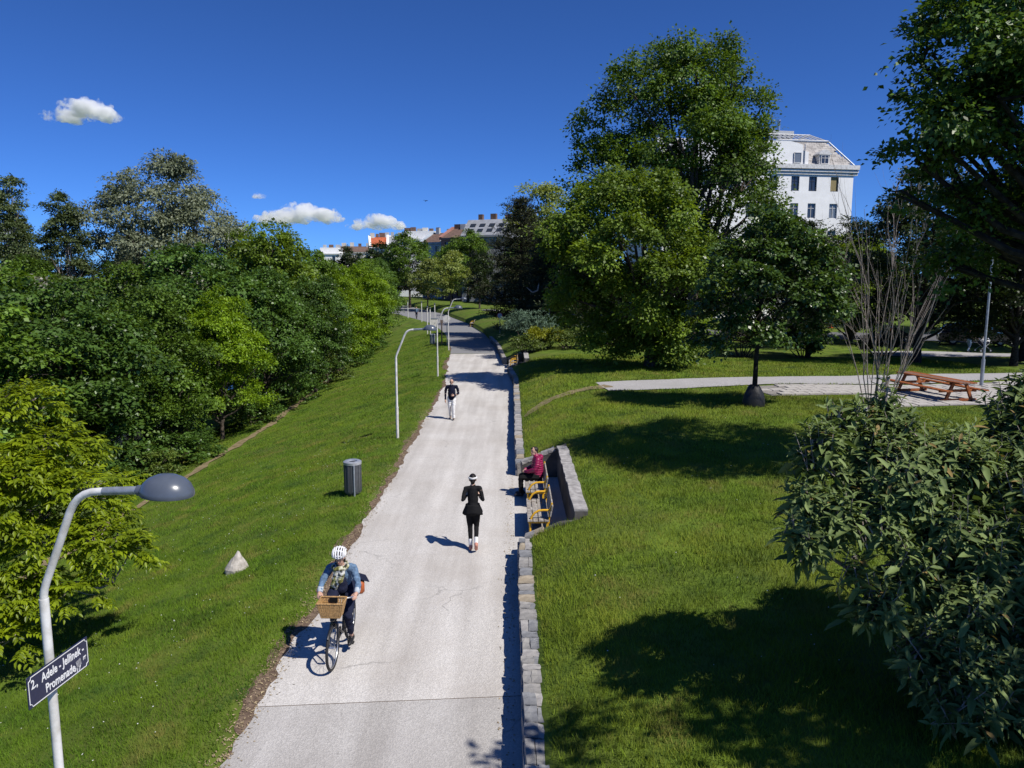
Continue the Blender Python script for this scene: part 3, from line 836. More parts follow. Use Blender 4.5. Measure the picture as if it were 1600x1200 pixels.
def crown_mesh(name, lobes, n_leaf, leaf, seed, cl=0.55, per=46, flat=0.42, droop=0.3, slim=0.36, inner=0.25, bottom=-0.65, mat='leaf_mid', spread=1.0, sub=9):
    """lobes: (x,y,z,rx,ry,rz). Leaves sit in sprays over the lobes' outer shells, with gaps between the sprays."""
    rg = np.random.default_rng(seed)
    lobes = np.asarray(lobes, float)
    big = lobes
    if sub:                                  # break every lobe into boughs standing out of it
        k = sub
        dd = rand_dirs(rg, len(lobes) * k); dd[:, 2] = np.where(dd[:, 2] < bottom, -dd[:, 2], dd[:, 2])
        li0 = np.repeat(np.arange(len(lobes)), k)
        f = rg.uniform(0.28, 0.50, len(li0))
        rr0 = lobes[li0, 3:6] * f[:, None] * np.array([1, 1, 0.78])
        c0 = lobes[li0, :3] + dd * lobes[li0, 3:6] * rg.uniform(0.62, 0.98, len(li0))[:, None]
        q0 = (((c0[:, None, :] - big[None, :, :3]) / big[None, :, 3:6]) ** 2).sum(-1) < 0.30
        ok0 = ~q0.any(1)
        lobes = np.concatenate([c0, rr0], 1)[ok0]
    area = (lobes[:, 3] * lobes[:, 4] + lobes[:, 4] * lobes[:, 5] + lobes[:, 3] * lobes[:, 5]); pr = area / area.sum()
    nc = max(8, n_leaf // per)
    li = rg.choice(len(lobes), nc * 2, p=pr)
    d = rand_dirs(rg, nc * 2)
    ok = d[:, 2] > bottom
    li, d = li[ok][:nc], d[ok][:nc]
    nc = len(li)
    rad = np.where(rg.random(nc) < inner, rg.uniform(0.45, 0.85, nc), rg.uniform(0.82, 1.12, nc))
    lump = 0.86 + 0.28 * vnoise(d[:, 0] * 2.3 + li * 3.1 + 7, d[:, 2] * 2.3 + d[:, 1] * 1.7 + li, seed)
    c = lobes[li, :3] + d * lobes[li, 3:6] * (rad * lump)[:, None]
    # drop sprays buried deep inside other lobes
    q = ((c[:, None, :] - big[None, :, :3]) / big[None, :, 3:6]); q = (q ** 2).sum(-1) < (0.30 if sub else 0.42)
    keep = ~(q.any(1)) | (rg.random(nc) < 0.12)
    c, d, li_k = c[keep], d[keep], li[keep]; nc = len(c)
    crnd = rg.random(nc)
    csz = cl * rg.uniform(0.35, 1.1, nc)
    n = nc * per
    ci = np.repeat(np.arange(nc), per)
    off = rg.normal(size=(n, 3)) * np.array([1, 1, flat]) * 0.55
    P = c[ci] + off * csz[ci][:, None] * spread
    P[:, 2] -= droop * (off[:, 0] ** 2 + off[:, 1] ** 2) * csz[ci]
    D = off + d[ci] * 0.7 + rand_dirs(rg, n) * 0.8; D[:, 2] -= droop * 1.2
    N = d[ci] * 0.6 + np.array([0.12, -0.08, 0.75]) + rand_dirs(rg, n) * 0.6
    L = leaf * rg.uniform(0.65, 1.35, n)
    V, F = leaf_quads(P, D, N, L, L * slim * rg.uniform(0.8, 1.2, n))
    rr = np.clip(0.4 * crnd[ci] + 0.35 * rg.random(len(lobes))[li_k][ci] + 0.4 * rg.random(n) - 0.07, 0, 1)
    me = np_mesh(name, V, F, attr=np.repeat(rr, 4))
    me.materials.append(MATS[mat])
    return me

def limb_mesh(name, base_r, base, lobes, seed, mat='bark', fork=None, twigs=2):
    """trunk and limbs reaching into the lobes; base at the origin"""
    rq = random.Random(seed)
    m = MB()
    top = max(l[2] for l in lobes)
    cx = sum(l[0] for l in lobes) / len(lobes); cy = sum(l[1] for l in lobes) / len(lobes)
    fk = fork or top * 0.3
    pts, rs_ = [], []
    n = 7
    for i in range(n + 1):
        t = i / n
        z = t * top * 0.92
        w = max(0, (z - fk) / max(top, .1))
        pts.append((cx * w * 1.1 + rq.uniform(-1, 1) * 0.06 * base_r * 6 * t, cy * w * 1.1 + rq.uniform(-1, 1) * 0.06 * base_r * 6 * t, z - 0.25 * (i == 0)))
        rs_.append(base_r * (1.35 if i == 0 else 1.0) * (1 - 0.85 * t))
    m.tube(pts, rs_, 9)
    for l in lobes:
        k = rq.uniform(0.55, 0.95)
        z0 = min(fk + rq.random() * max(0.2, (l[2] - fk)) * 0.45, top * 0.8)
        t0 = z0 / (top * 0.92)
        i0 = min(n - 1, int(t0 * n)); f = t0 * n - i0
        p0 = Vector(pts[i0]).lerp(Vector(pts[i0 + 1]), f)
        p1 = Vector(l[:3])
        mid = p0.lerp(p1, 0.5) + Vector((rq.uniform(-.1, .1), rq.uniform(-.1, .1), -0.05)) * (p1 - p0).length
        r0 = base_r * (1 - 0.85 * t0) * 0.6
        m.tube([p0, mid, p1], [r0, r0 * 0.65, r0 * 0.3], 6)
        for q in range(twigs):
            a = rq.uniform(0, 6.28)
            e = p1 + Vector((math.cos(a) * l[3], math.sin(a) * l[4], rq.uniform(-.3, .8) * l[5])) * 0.85
            m.tube([p1.lerp(mid, rq.random() * 0.6), p1.lerp(e, 0.55) + Vector((0, 0, .1)), e], [r0 * 0.35, r0 * 0.22, r0 * 0.06], 5)
    me = m.mesh(name, smooth=True); me.materials.append(MATS[mat])
    return me

def auto_lobes(h0, h1, r, n, seed, squash=0.8, topr=0.55):
    """an uneven crown between heights h0 and h1 with radius r"""
    rq = random.Random(seed)
    out = [(0, 0, (h0 + h1) / 2, r * 0.62, r * 0.62, (h1 - h0) * 0.40)]
    for i in range(n):
        t = (i + rq.random()) / n
        z = h0 + (h1 - h0) * (0.12 + 0.76 * t)
        env = r * (math.sin(math.pi * min(1, 0.18 + 0.72 * t)) ** 0.6) * (1 - (1 - topr) * max(0, t - 0.5) * 1.3)
        a = i * 2.4 + rq.uniform(-.4, .4)
        lr = r * rq.uniform(0.30, 0.46)
        dd = max(0, env - lr * 0.8)
        out.append((math.cos(a) * dd, math.sin(a) * dd, z, lr, lr, lr * squash))
    out.append((rq.uniform(-.15, .15) * r, rq.uniform(-.15, .15) * r, h1 - r * 0.32, r * 0.4, r * 0.4, r * 0.36))
    return out

SPECIES = {}
def species(key, h0, h1, r, n, leaf, n_leaf, mat, seed, bark='bark', trunk=0.16, **kw):
    lobes = auto_lobes(h0, h1, r, n, seed, **{k: kw.pop(k) for k in ('squash', 'topr') if k in kw})
    SPECIES[key] = (crown_mesh('crown', lobes, n_leaf, leaf, seed, mat=mat, **kw), limb_mesh('trunk', trunk, 0, lobes, seed + 1, bark, fork=max(h0, 0.5)), h1)
def plant_tree(key, name, label, x, y, top, group=None, rz=0.0, width=1.0, cat='tree', sink=0.1, z=None):
    cr, tr, h = SPECIES[key]
    z0 = (g(x, y) if z is None else z) - sink
    s = (top - z0) / h
    t = thing(name, label, cat, (x, y, z0), rz, group)
    a = link_mesh('trunk', tr, None, t); b = link_mesh('crown', cr, None, t)
    a.scale = b.scale = (s * width, s * width, s)
    return t

# kinds that are planted more than once (heights are nominal, scaled when planted)
species('maple_a', 1.2, 10, 4.3, 18, 0.175, 46000, 'leaf_dark', 101, cl=0.62)
species('maple_b', 0.6, 10, 4.5, 20, 0.17, 48000, 'leaf_mid', 102, cl=0.6)
species('maple_c', 0.8, 10, 4.0, 17, 0.17, 44000, 'leaf_mid', 103, cl=0.55)
species('lime_a', 0.8, 10, 3.9, 17, 0.16, 44000, 'leaf_yellow', 104, cl=0.55)
species('lime_b', 0.5, 10, 3.2, 22, 0.155, 44000, 'leaf_lime', 105, cl=0.5, topr=0.4)
species('willow', 2.0, 20, 9.2, 36, 0.30, 90000, 'leaf_silver', 106, cl=1.0, per=50, slim=0.24, trunk=0.4, sub=6, droop=0.5)
species('poplar', 2.0, 20, 3.3, 26, 0.24, 30000, 'leaf_poplar', 107, cl=0.8, trunk=0.25, topr=0.35, bark='bark_pale')
species('far_round', 3.0, 14, 5.5, 18, 0.28, 20000, 'leaf_mid', 108, cl=0.9, trunk=0.25)
species('far_pale', 2.5, 12, 4.5, 14, 0.34, 11000, 'leaf_pale', 109, cl=0.9, trunk=0.2, inner=0.35)
species('far_dark', 2.0, 14, 5.0, 16, 0.36, 13000, 'leaf_deep', 110, cl=0.9, trunk=0.25)
species('bush_green', 0.0, 2.2, 1.7, 12, 0.12, 7000, 'leaf_hedge', 111, cl=0.3, trunk=0.05, bottom=-0.3)
species('bush_dark', 0.0, 2.2, 1.8, 12, 0.12, 7000, 'leaf_dark', 112, cl=0.3, trunk=0.05, bottom=-0.3)
species('blossom', 0.5, 6, 3.6, 14, 0.16, 12000, 'leaf_blossom', 113, cl=0.6, trunk=0.12)
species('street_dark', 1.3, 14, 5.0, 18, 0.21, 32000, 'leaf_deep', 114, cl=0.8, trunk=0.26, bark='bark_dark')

# river bank: the near belt of trees
BG = 'trees crowding the river bank'
bank = [
    ('maple_b', -20.5, 26.5, 5.6, 0.3, 1.15, 'mid green bank tree overhanging the river behind the yellow green ash'),
    ('maple_a', -18.8, 31.5, 5.7, 1.4, 1.1, 'dark green maple overhanging the river by the open water'),
    ('maple_b', -24.0, 36.0, 5.9, 2.2, 1.15, 'mid green bank tree at the river edge before the silver willow'),
    ('maple_c', -16.8, 35.2, 5.3, 4.0, 0.95, 'leafy mid green bank tree beside the bright lime green one'),
    ('maple_a', -17.8, 43.0, 7.6, 0.9, 1.0, 'tall dark maple standing over the bright lime green tree'),
    ('maple_c', -21.5, 44.0, 6.4, 2.9, 1.1, 'broad mid green tree between dark maple and river'),
    ('lime_a', -15.3, 39.5, 5.3, 2.0, 0.85, 'bright lime green tree at the foot of the dark maple'),
    ('maple_a', -15.3, 47.0, 6.4, 3.6, 0.95, 'dark glossy maple hanging low over the dirt path'),
    ('lime_b', -17.8, 57.0, 10.2, 0.6, 1.0, 'tallest upright fresh green tree of the bank belt'),
    ('lime_b', -20.5, 61.0, 9.6, 2.3, 1.0, 'upright fresh green tree at the shoulder of the tallest bank tree'),
    ('maple_a', -14.2, 54.5, 5.9, 5.0, 0.85, 'dark low maple at the edge of the mown bank'),
    ('lime_a', -14.3, 63.0, 6.3, 1.1, 0.85, 'yellow green tree leaning out over the mown bank'),
    ('lime_a', -15.0, 74.0, 7.3, 3.3, 0.9, 'rounded yellow green tree farther along the mown bank'),
    ('maple_c', -15.8, 86.0, 7.6, 0.2, 0.9, 'mid green tree where the bank belt meets the bend'),
    ('maple_a', -18.2, 99.0, 8.2, 4.4, 0.95, 'dark green tree closing the bank belt at the bend'),
    ('maple_b', -22.0, 74.0, 7.6, 1.9, 1.1, 'wide green tree behind the rounded yellow green one'),
    ('maple_b', -24.5, 92.0, 8.6, 0.9, 1.1, 'green tree deep in the bank belt near the bend'),
]
for k_, x, y, top, rz, w, lab in bank:
    plant_tree(k_, 'bank_tree', lab, x, y, top, BG, rz, w)
FB = 'trees on the far river bank'
fbank = [
    ('poplar', -53.0, 82.0, 16.2, 0.0, 1.0, 'taller of the two columnar poplars across the river'),
    ('poplar', -48.5, 84.0, 14.8, 2.0, 1.05, 'shorter columnar poplar across the river'),
    ('poplar', -47.5, 96.0, 12.5, 4.0, 0.9, 'slim dark poplar between the columnar pair and the silver willow'),
    ('willow', -41.0, 92.0, 19.0, 0.5, 0.98, 'big silvery grey willow towering across the river'),
    ('far_dark', -38.0, 66.0, 4.2, 1.0, 1.0, 'low dark tree on the far bank below the willow'),
    ('blossom', -38.5, 58.0, 6.6, 2.0, 1.1, 'white blossoming tree on the far bank at the water'),
    ('far_round', -46.0, 72.0, 7.6, 3.0, 1.1, 'round green tree on the far bank under the poplars'),
    ('far_pale', -55.0, 74.0, 8.0, 1.0, 1.2, 'pale yellow green tree on the far bank beyond the poplars'),
    ('far_round', -33.5, 112.0, 8.5, 0.7, 1.0, 'round green tree on the far bank past the willow'),
    ('blossom', -34.5, 78.0, 7.6, 4.0, 1.0, 'pale blossoming tree at the willow foot'),
    ('far_dark', -62.0, 98.0, 11.0, 2.5, 1.0, 'dark tree farthest across the river'),
    ('far_dark', -36.0, 135.0, 10.5, 4.1, 1.0, 'dark distant tree across the river beyond the bend'),
]
for k_, x, y, top, rz, w, lab in fbank:
    plant_tree(k_, 'far_bank_tree', lab, x, y, top, FB, rz, w, z=max(g(x, y), -3.5))
DG = 'trees closing the far end of the promenade'
dist = [
    ('far_round', -20.0, 150.0, 14.2, 0.0, 1.0, 'big round green tree at the end of the promenade'),
    ('far_dark', -25.0, 165.0, 12.0, 1.0, 1.0, 'dark tree behind the promenade bend'),
    ('far_pale', -10.5, 132.0, 10.2, 2.0, 1.0, 'pale yellow green tree beside the dark pine'),
    ('far_pale', -15.2, 138.0, 9.0, 0.7, 1.0, 'lower pale tree at the promenade end'),
    ('far_dark', -32.0, 185.0, 14.0, 3.0, 1.1, 'dark grey green tree far behind the bank belt'),
    ('far_dark', -40.0, 190.0, 13.2, 5.0, 1.1, 'dull dark tree farthest behind the bank belt'),
    ('far_round', -9.5, 165.0, 15.5, 4.0, 1.0, 'fresh green tree below the grey roofed house'),
    ('far_round', -14.0, 178.0, 13.0, 1.0, 1.1, 'green tree in front of the red walled house'),
    ('far_dark', -5.0, 118.0, 9.5, 2.0, 0.9, 'dark tree half hidden behind the pine'),
    ('far_dark', -26.0, 140.0, 8.5, 0.2, 0.9, 'low dark tree at the outer side of the bend'),
    ('far_round', 3.0, 150.0, 12.5, 0.2, 1.2, 'green tree behind the pine'),
]
for k_, x, y, top, rz, w, lab in dist:
    plant_tree(k_, 'distant_tree', lab, x, y, top, DG, rz, w)

# trees with a shape of their own: lobes given as photo spots at the tree's real distance
def lobe_at(u, v, rpx, dep, base, dy=0.0, ry=None, rz=1.0):
    p = at_depth(u, v, dep + dy); s = (dep + dy) / CAM_F / math.cos(CAM_PITCH)
    r_ = rpx * s
    return (p.x - base[0], p.y - base[1], p.z - base[2], r_, ry or r_, r_ * rz)
def own_tree(name, label, base, lobes, n_leaf, leaf, mat, seed, trunk, bark='bark', fork=None, group=None, **kw):
    t = thing(name, label, 'tree', base, 0, group)
    link_mesh('trunk', limb_mesh('trunk', trunk, 0, lobes, seed, bark, fork), None, t)
    link_mesh('crown', crown_mesh('crown', lobes, n_leaf, leaf, seed, mat=mat, **kw), None, t)
    return t
def gb(x, y): return (x, y, g(x, y) - 0.1)
PG = 'big park trees right of the walkway'
b = gb(14.2, 60.0)
T = lambda u, v, r, dy=0.0: lobe_at(u, v, r, 60.0, b, dy)
own_tree('park_tree', 'tallest dark green chestnut standing over the lawn before the white house', b,
         [T(1095, 105, 50), T(1040, 125, 55, 1), T(985, 140, 45, -1), T(1150, 175, 55, 1), T(1175, 175, 34, -1.5), T(965, 215, 60, 1), T(1060, 205, 75, -1.5), T(1130, 265, 70, -1.5), T(1165, 275, 46), T(935, 275, 45, -1), T(1010, 300, 80, 2.0), T(1165, 345, 60, 0), T(1120, 390, 70, 2), T(1185, 390, 36, 2), T(1090, 150, 60, 3), T(1030, 240, 80, 4), T(1180, 230, 30, 0), T(1120, 320, 75, 2), T(1050, 330, 85, 3), T(1090, 230, 70, 2), T(920, 240, 30, 1), T(1150, 130, 26, 0)],
         110000, 0.225, 'leaf_mid', 201, 0.5, cl=0.95, per=56, flat=.55, sub=12, group=PG, fork=5.0)
b = gb(7.4, 40.5)
T = lambda u, v, r, dy=0.0: lobe_at(u, v, r, 40.5, b, dy)
own_tree('park_tree', 'yellow green maple hanging low over the shaded lawn beside the junipers', b,
         [T(985, 330, 55), T(930, 350, 50, 1), T(1040, 345, 50, -1), T(1085, 400, 42, -1), T(905, 410, 42, 0.5), T(985, 410, 70, -2), T(1060, 450, 55, -2), T(1100, 465, 34), T(940, 450, 55, 0.5), T(1000, 490, 60, -1), T(1075, 520, 40, -1.5), T(1045, 545, 32, -1), T(880, 370, 36, 1), T(960, 300, 36, 1), T(1020, 300, 36, 0.5), T(960, 500, 45, 2), T(950, 530, 38, .5), T(1005, 540, 36, .3), T(1060, 560, 24, 0), T(905, 470, 40, 1)],
         84000, 0.165, 'leaf_lime', 202, 0.3, cl=0.56, per=52, flat=.5, sub=8, group=PG, fork=2.2, droop=0.45)
b = gb(4.5, 92.0)
T = lambda u, v, r, dy=0.0: lobe_at(u, v, r, 92, b, dy)
own_tree('park_tree', 'airy feathery locust rising behind the dark pine', b,
         [T(840, 320, 30), T(870, 330, 30, 1), T(815, 345, 26), T(855, 370, 40, 2), T(885, 380, 36), T(825, 385, 26), T(860, 300, 16), T(835, 300, 14)],
         12000, 0.28, 'leaf_pale', 203, 0.28, cl=1.0, per=30, group=PG, flat=0.35, inner=0.4)
b = gb(12.6, 70.0)
T = lambda u, v, r, dy=0.0: lobe_at(u, v, r, 70, b, dy)
own_tree('park_tree', 'dark green tree filling the gap between pine and yellow green maple', b,
         [T(890, 370, 40), T(925, 400, 45, 1), T(900, 430, 50), T(960, 430, 50, 2), T(1020, 460, 50), T(1090, 470, 45), T(1150, 470, 45), T(1000, 400, 60, 3)],
         16000, 0.3, 'leaf_deep', 204, 0.3, cl=0.8, group=PG, bark='bark_dark')
# small glossy lime on the lawn
tb = on_ground(1178, 634)
b = gb(tb.x, tb.y)
T = lambda u, v, r, dy=0.0: lobe_at(u, v, r, tb.y, b, dy)
own_tree('lawn_tree', 'small glossy leaved tree with a black bag round its leaning trunk', b,
         [T(1200, 370, 40), T(1165, 400, 40, .3), T(1240, 385, 36, -.3), T(1275, 425, 40), T(1140, 450, 42, -.4), T(1200, 440, 62, -.6), T(1260, 475, 48, -.5), T(1295, 480, 30), T(1115, 490, 36), T(1175, 500, 52, -.5), T(1235, 515, 44, .3), T(1100, 520, 24), T(1200, 345, 26, .3), T(1150, 530, 34), T(1290, 450, 24, .5)],
         26000, 0.135, 'leaf_glossy', 205, 0.11, cl=0.36, per=36, bark='bark_dark', fork=2.2, slim=0.42)
# right: dark avenue trees by the street
AV = 'dark avenue trees along the street'
avenue = [(23.5, 44.0, 12.6, 0.0, 1.0, 'dark leaved street tree behind the bare twiggy shrub'),
          (31.0, 46.0, 13.0, 1.2, 1.0, 'dark spreading tree over the parked car and picnic place'),
          (39.0, 56.0, 14.0, 2.2, 1.0, 'dark tree on the far side of the parked car'),
          (21.5, 58.0, 10.5, 4.0, 1.0, 'dark tree behind the traffic cones and lawn'),
          (29.5, 66.0, 11.0, 5.0, 1.1, 'dark tree across the street between the cones'),
          (15.0, 66.0, 8.0, 3.0, 1.1, 'dark tree across the street under the white house'),
          (48.0, 70.0, 15.0, 3.0, 1.1, 'dark tree behind the parked car across the street')]
for x, y, top, rz, w, lab in avenue:
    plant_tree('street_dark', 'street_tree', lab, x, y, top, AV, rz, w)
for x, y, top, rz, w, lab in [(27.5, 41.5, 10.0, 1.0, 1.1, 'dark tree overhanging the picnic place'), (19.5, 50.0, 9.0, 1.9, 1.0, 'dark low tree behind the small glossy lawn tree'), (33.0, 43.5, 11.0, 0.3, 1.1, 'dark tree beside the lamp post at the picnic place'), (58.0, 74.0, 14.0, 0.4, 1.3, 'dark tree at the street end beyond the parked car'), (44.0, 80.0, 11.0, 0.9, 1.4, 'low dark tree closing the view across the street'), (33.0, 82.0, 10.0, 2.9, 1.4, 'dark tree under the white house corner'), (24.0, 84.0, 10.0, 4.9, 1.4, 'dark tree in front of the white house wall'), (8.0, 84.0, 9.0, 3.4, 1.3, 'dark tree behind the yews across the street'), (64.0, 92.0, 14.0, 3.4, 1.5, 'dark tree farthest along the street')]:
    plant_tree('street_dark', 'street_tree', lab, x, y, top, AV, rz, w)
plant_tree('lime_b', 'street_tree', 'fresh green small tree below the white house windows', 27.6, 62.0, 9.6, AV, 0.5, 1.3)
# the huge maple by the lawn, trunk out of sight
b = gb(13.8, 16.8)
T = lambda u, v, r, dy=0.0: lobe_at(u, v, r, 16.8, b, dy)
own_tree('overhanging_tree', 'huge dark maple reaching over the picnic table and lawn', b,
         [T(1530, 60, 75), T(1465, 150, 58, .5), T(1560, 150, 90, -1), T(1450, 205, 48), T(1500, 230, 60, 1), T(1580, 250, 80), T(1500, 20, 50, 1), T(1620, 60, 110, 1), T(1650, 180, 120), T(1600, -60, 100), T(1700, 0, 140, 1), T(1560, 320, 55, .5), T(1630, 330, 80, 1), T(1480, 290, 44, 1.2), T(1740, 150, 140, -1.5), T(1440, 100, 30, .3), T(1430, 250, 40, .6), T(1425, 310, 34, 1.0), T(1560, 400, 60, 2), T(1630, 420, 90, 2), T(1505, 350, 45, 1.5), T(1490, 420, 40, 2.5)],
         60000, 0.12, 'leaf_dark', 206, 0.38, cl=0.5, per=40, bark='bark_dark', fork=4.0, inner=0.35, group='trees overhanging the lawn')
b = gb(12.6, 2.0)
own_tree('overhanging_tree', 'tree beside the bridge casting its shade on the lawn and shrub', b,
         [(-4.4, 1.2, 6.6, 1.5, 1.2, 1.0), (-2.4, 2.2, 6.8, 1.7, 1.6, 1.2), (-2.6, -0.4, 7.4, 1.7, 1.7, 1.2), (0, 1.5, 7.6, 2.0, 2.0, 1.6), (0, -1.5, 8.2, 2, 2, 1.6), (-5.6, 0.2, 6.9, 1.0, 0.9, 0.7), (-1.2, 3.4, 6.2, 1.4, 1.2, 1.0), (-6.5, 2.9, 7.4, .7, .6, .5), (-5.4, 2.2, 7.2, 1.0, .9, .7), (-3.2, 4.0, 5.8, 1.2, 1.0, .7)],
         8500, 0.2, 'leaf_dark', 207, 0.25, cl=0.6, per=36, bark='bark_dark', fork=3.0, group='trees overhanging the lawn')

# pine: whorls of flat needle sprays
def conifer(name, label, base, h, r, seed, mat, group=None, whorls=20, tufts=34000, curve_limb=False):
    rg = np.random.default_rng(seed); rq = random.Random(seed)
    t = thing(name, label, 'tree', base, 0, group)
    m = MB(); m.tube([(0, 0, -.2), (0.1, 0, h * .5), (0, 0, h * .98)], [0.26, 0.16, 0.03], 8)
    cs, ds = [], []
    for wv in range(whorls):
        f = wv / (whorls - 1)
        z = h * (0.06 + 0.88 * f)
        rr = r * (1 - f ** 1.5 * 0.86) * rq.uniform(0.8, 1.12)
        for k in range(8):
            a = k * 0.785 + wv * 0.7 + rq.uniform(-.25, .25)
            L = rr * rq.uniform(0.65, 1.12)
            p0 = Vector((0, 0, z)); p1 = Vector((math.cos(a) * L, math.sin(a) * L, z + L * rq.uniform(-.06, .22)))
            m.tube([p0, p0.lerp(p1, .5) - Vector((0, 0, .08 * L)), p1], [0.06, 0.04, 0.012], 5)
            for s in range(int(5 + L * 3)):
                q = p0.lerp(p1, rq.uniform(0.3, 1.0)) + Vector((rq.gauss(0, .42), rq.gauss(0, .42), rq.gauss(.02, .16)))
                cs.append(q[:]); ds.append((p1 - p0).normalized()[:])
    m.build('trunk', 'bark_dark', t, smooth=True)
    cs, ds = np.array(cs), np.array(ds)
    per = max(8, tufts // len(cs))
    ci = np.repeat(np.arange(len(cs)), per); n = len(ci)
    P = cs[ci] + rg.normal(size=(n, 3)) * np.array([.22, .22, .08])
    D = ds[ci] * 0.5 + rand_dirs(rg, n) * 0.7 + np.array([0, 0, .45])
    L = rg.uniform(0.16, 0.34, n)
    V, F = leaf_quads(P, D, rand_dirs(rg, n), L, L * 0.13)
    rr = np.clip(0.6 * rg.random(len(cs))[ci] + 0.5 * rg.random(n) - .05, 0, 1)
    me = np_mesh('crown', V, F, attr=np.repeat(rr, 4)); me.materials.append(MATS[mat]); link_mesh('crown', me, None, t)
    if curve_limb:
        p = [at_depth(823, 449, base[1] - r - 0.3), at_depth(832, 457, base[1] - r - 0.6), at_depth(840, 454, base[1] - r - 0.6), at_depth(842, 443, base[1] - r - 0.4)]
        m = MB(); m.tube([Vector(q) - Vector(base) for q in p], [0.03, 0.07, 0.08, 0.03], 6); m.build('bare_limb', 'bark_pale', t, smooth=True)
    return t
conifer('pine_tree', 'dark pine with tiered branches beside the promenade bend', gb(0.8, 76.0), 13.0, 5.2, 301, 'leaf_pine', 'dark conifers in the park', curve_limb=False)
conifer('pine_tree', 'second dark pine with a pale curved bare limb', gb(3.4, 70.0), 9.4, 4.4, 302, 'leaf_pine', 'dark conifers in the park', whorls=15, tufts=26000, curve_limb=True)
for i, (u, v, top, dep, lab) in enumerate([(885, 520, 430, 58, 'dark yew column behind the globe lamp'), (930, 520, 440, 57, 'dark yew beside the golden bush and junipers'), (975, 525, 425, 58, 'dark yew behind the yellow green maple'), (855, 500, 445, 66, 'dark yew at the foot of the pines')]):
    p = at_depth(u, v, dep); z1 = at_depth(u, top, dep).z
    b = gb(p.x, p.y)
    h = z1 - b[2]
    lb = [(0, 0, h * .2, 1.6, 1.6, h * .25), (0.2, .2, h * .5, 1.5, 1.5, h * .3), (-.2, 0, h * .8, 0.95, .95, h * .22), (.7, -.5, h * .35, 1.1, 1.1, h * .3), (-.8, -.4, h * .4, 1.1, 1.1, h * .3)]
    own_tree('yew_tree', lab, b, lb, 7000, 0.17, 'leaf_yew', 310 + i, 0.12, bark='bark_dark', group='dark conifers in the park', slim=0.2, cl=0.4, per=40)

# low shrubs
def mound(name, label, u, v, dep, wpx, hpx, mat, seed, n=7000, leaf=0.13, slim=0.2, group=None, cl=0.32, depth=None, flat=0.4):
    p = at_depth(u, v, dep); s = dep / CAM_F
    b = (p.x, p.y, g(p.x, p.y) - 0.05)
    w, h = wpx * s / 2, hpx * s
    d = depth or w * 0.8
    rq = random.Random(seed)
    lb = [(0, 0, h * .45, w * .6, d * .7, h * .5)]
    for k in range(9):
        a = k * 2.4; q = rq.uniform(.35, .72)
        lb.append((math.cos(a) * w * q, math.sin(a) * d * q, h * rq.uniform(.25, .6), w * .34, d * .34, h * rq.uniform(.28, .42)))
    t = thing(name, label, 'shrub', b, 0, group)
    m = MB()
    for l_ in lb: m.tube([(l_[0] * .2, l_[1] * .2, -.1), (l_[0] * .7, l_[1] * .7, l_[2] * .5), l_[:3]], [.05, .035, .012], 5)
    m.build('stem', 'bark', t, smooth=True)
    link_mesh('foliage', crown_mesh('foliage', lb, n, leaf, seed, mat=mat, slim=slim, cl=cl, per=34, bottom=-0.2, flat=flat, inner=0.15), None, t)
    return t
SH = 'low shrubs in the bed above the wall'
mound('juniper', 'large blue green spreading juniper hugging the wall', 830, 524, 56.0, 112, 58, 'leaf_juniper', 401, 9000, group=SH)
mound('juniper', 'blue green juniper sprawling before the globe lamp', 895, 524, 58, 110, 42, 'leaf_juniper', 402, 7000, group=SH)
mound('golden_shrub', 'golden yellow leaved shrub among the junipers', 850, 536, 52.5, 62, 34, 'leaf_gold', 403, 5000, leaf=0.11, slim=0.32, group=SH)
mound('hedge_shrub', 'fresh green low shrub below the golden one', 822, 546, 51.6, 70, 32, 'leaf_hedge', 404, 5000, leaf=0.11, slim=0.34, group=SH)
mound('hedge_shrub', 'leafy green shrub between golden shrub and lawn shade', 890, 542, 52, 90, 34, 'leaf_hedge', 405, 6000, leaf=0.11, slim=0.34, group=SH)
mound('brown_shrub', 'grey brown twiggy shrub between the two junipers', 915, 522, 58, 50, 26, 'leaf_brown', 406, 3500, leaf=0.12, group=SH)
mound('juniper', 'pale green juniper before the dark yews', 965, 530, 56, 96, 42, 'leaf_juniper', 407, 6500, group=SH)
mound('juniper', 'shaded juniper behind the maple trunk', 1030, 538, 55, 90, 36, 'leaf_juniper', 408, 5000, group=SH)
mound('clipped_shrub', 'rounded clipped shrub on the lawn behind the yellow green maple', 1092, 556, 48, 78, 36, 'leaf_hedge', 409, 6500, leaf=0.1, slim=0.34, group=SH)
mound('dark_shrub', 'dark bush behind the small glossy tree', 1160, 548, 50, 100, 60, 'leaf_deep', 410, 6500, leaf=0.16, slim=0.34, group=SH)
mound('dark_shrub', 'dark bush beyond the small glossy tree by the cones', 1255, 552, 50, 80, 50, 'leaf_dark', 411, 5500, leaf=0.16, slim=0.34, group=SH)
mound('dark_shrub', 'dark bush behind the bare twiggy shrub', 1380, 540, 52, 90, 42, 'leaf_deep', 412, 5500, leaf=0.16, slim=0.34, group=SH)
UG = 'undergrowth shrubs along the dirt path'
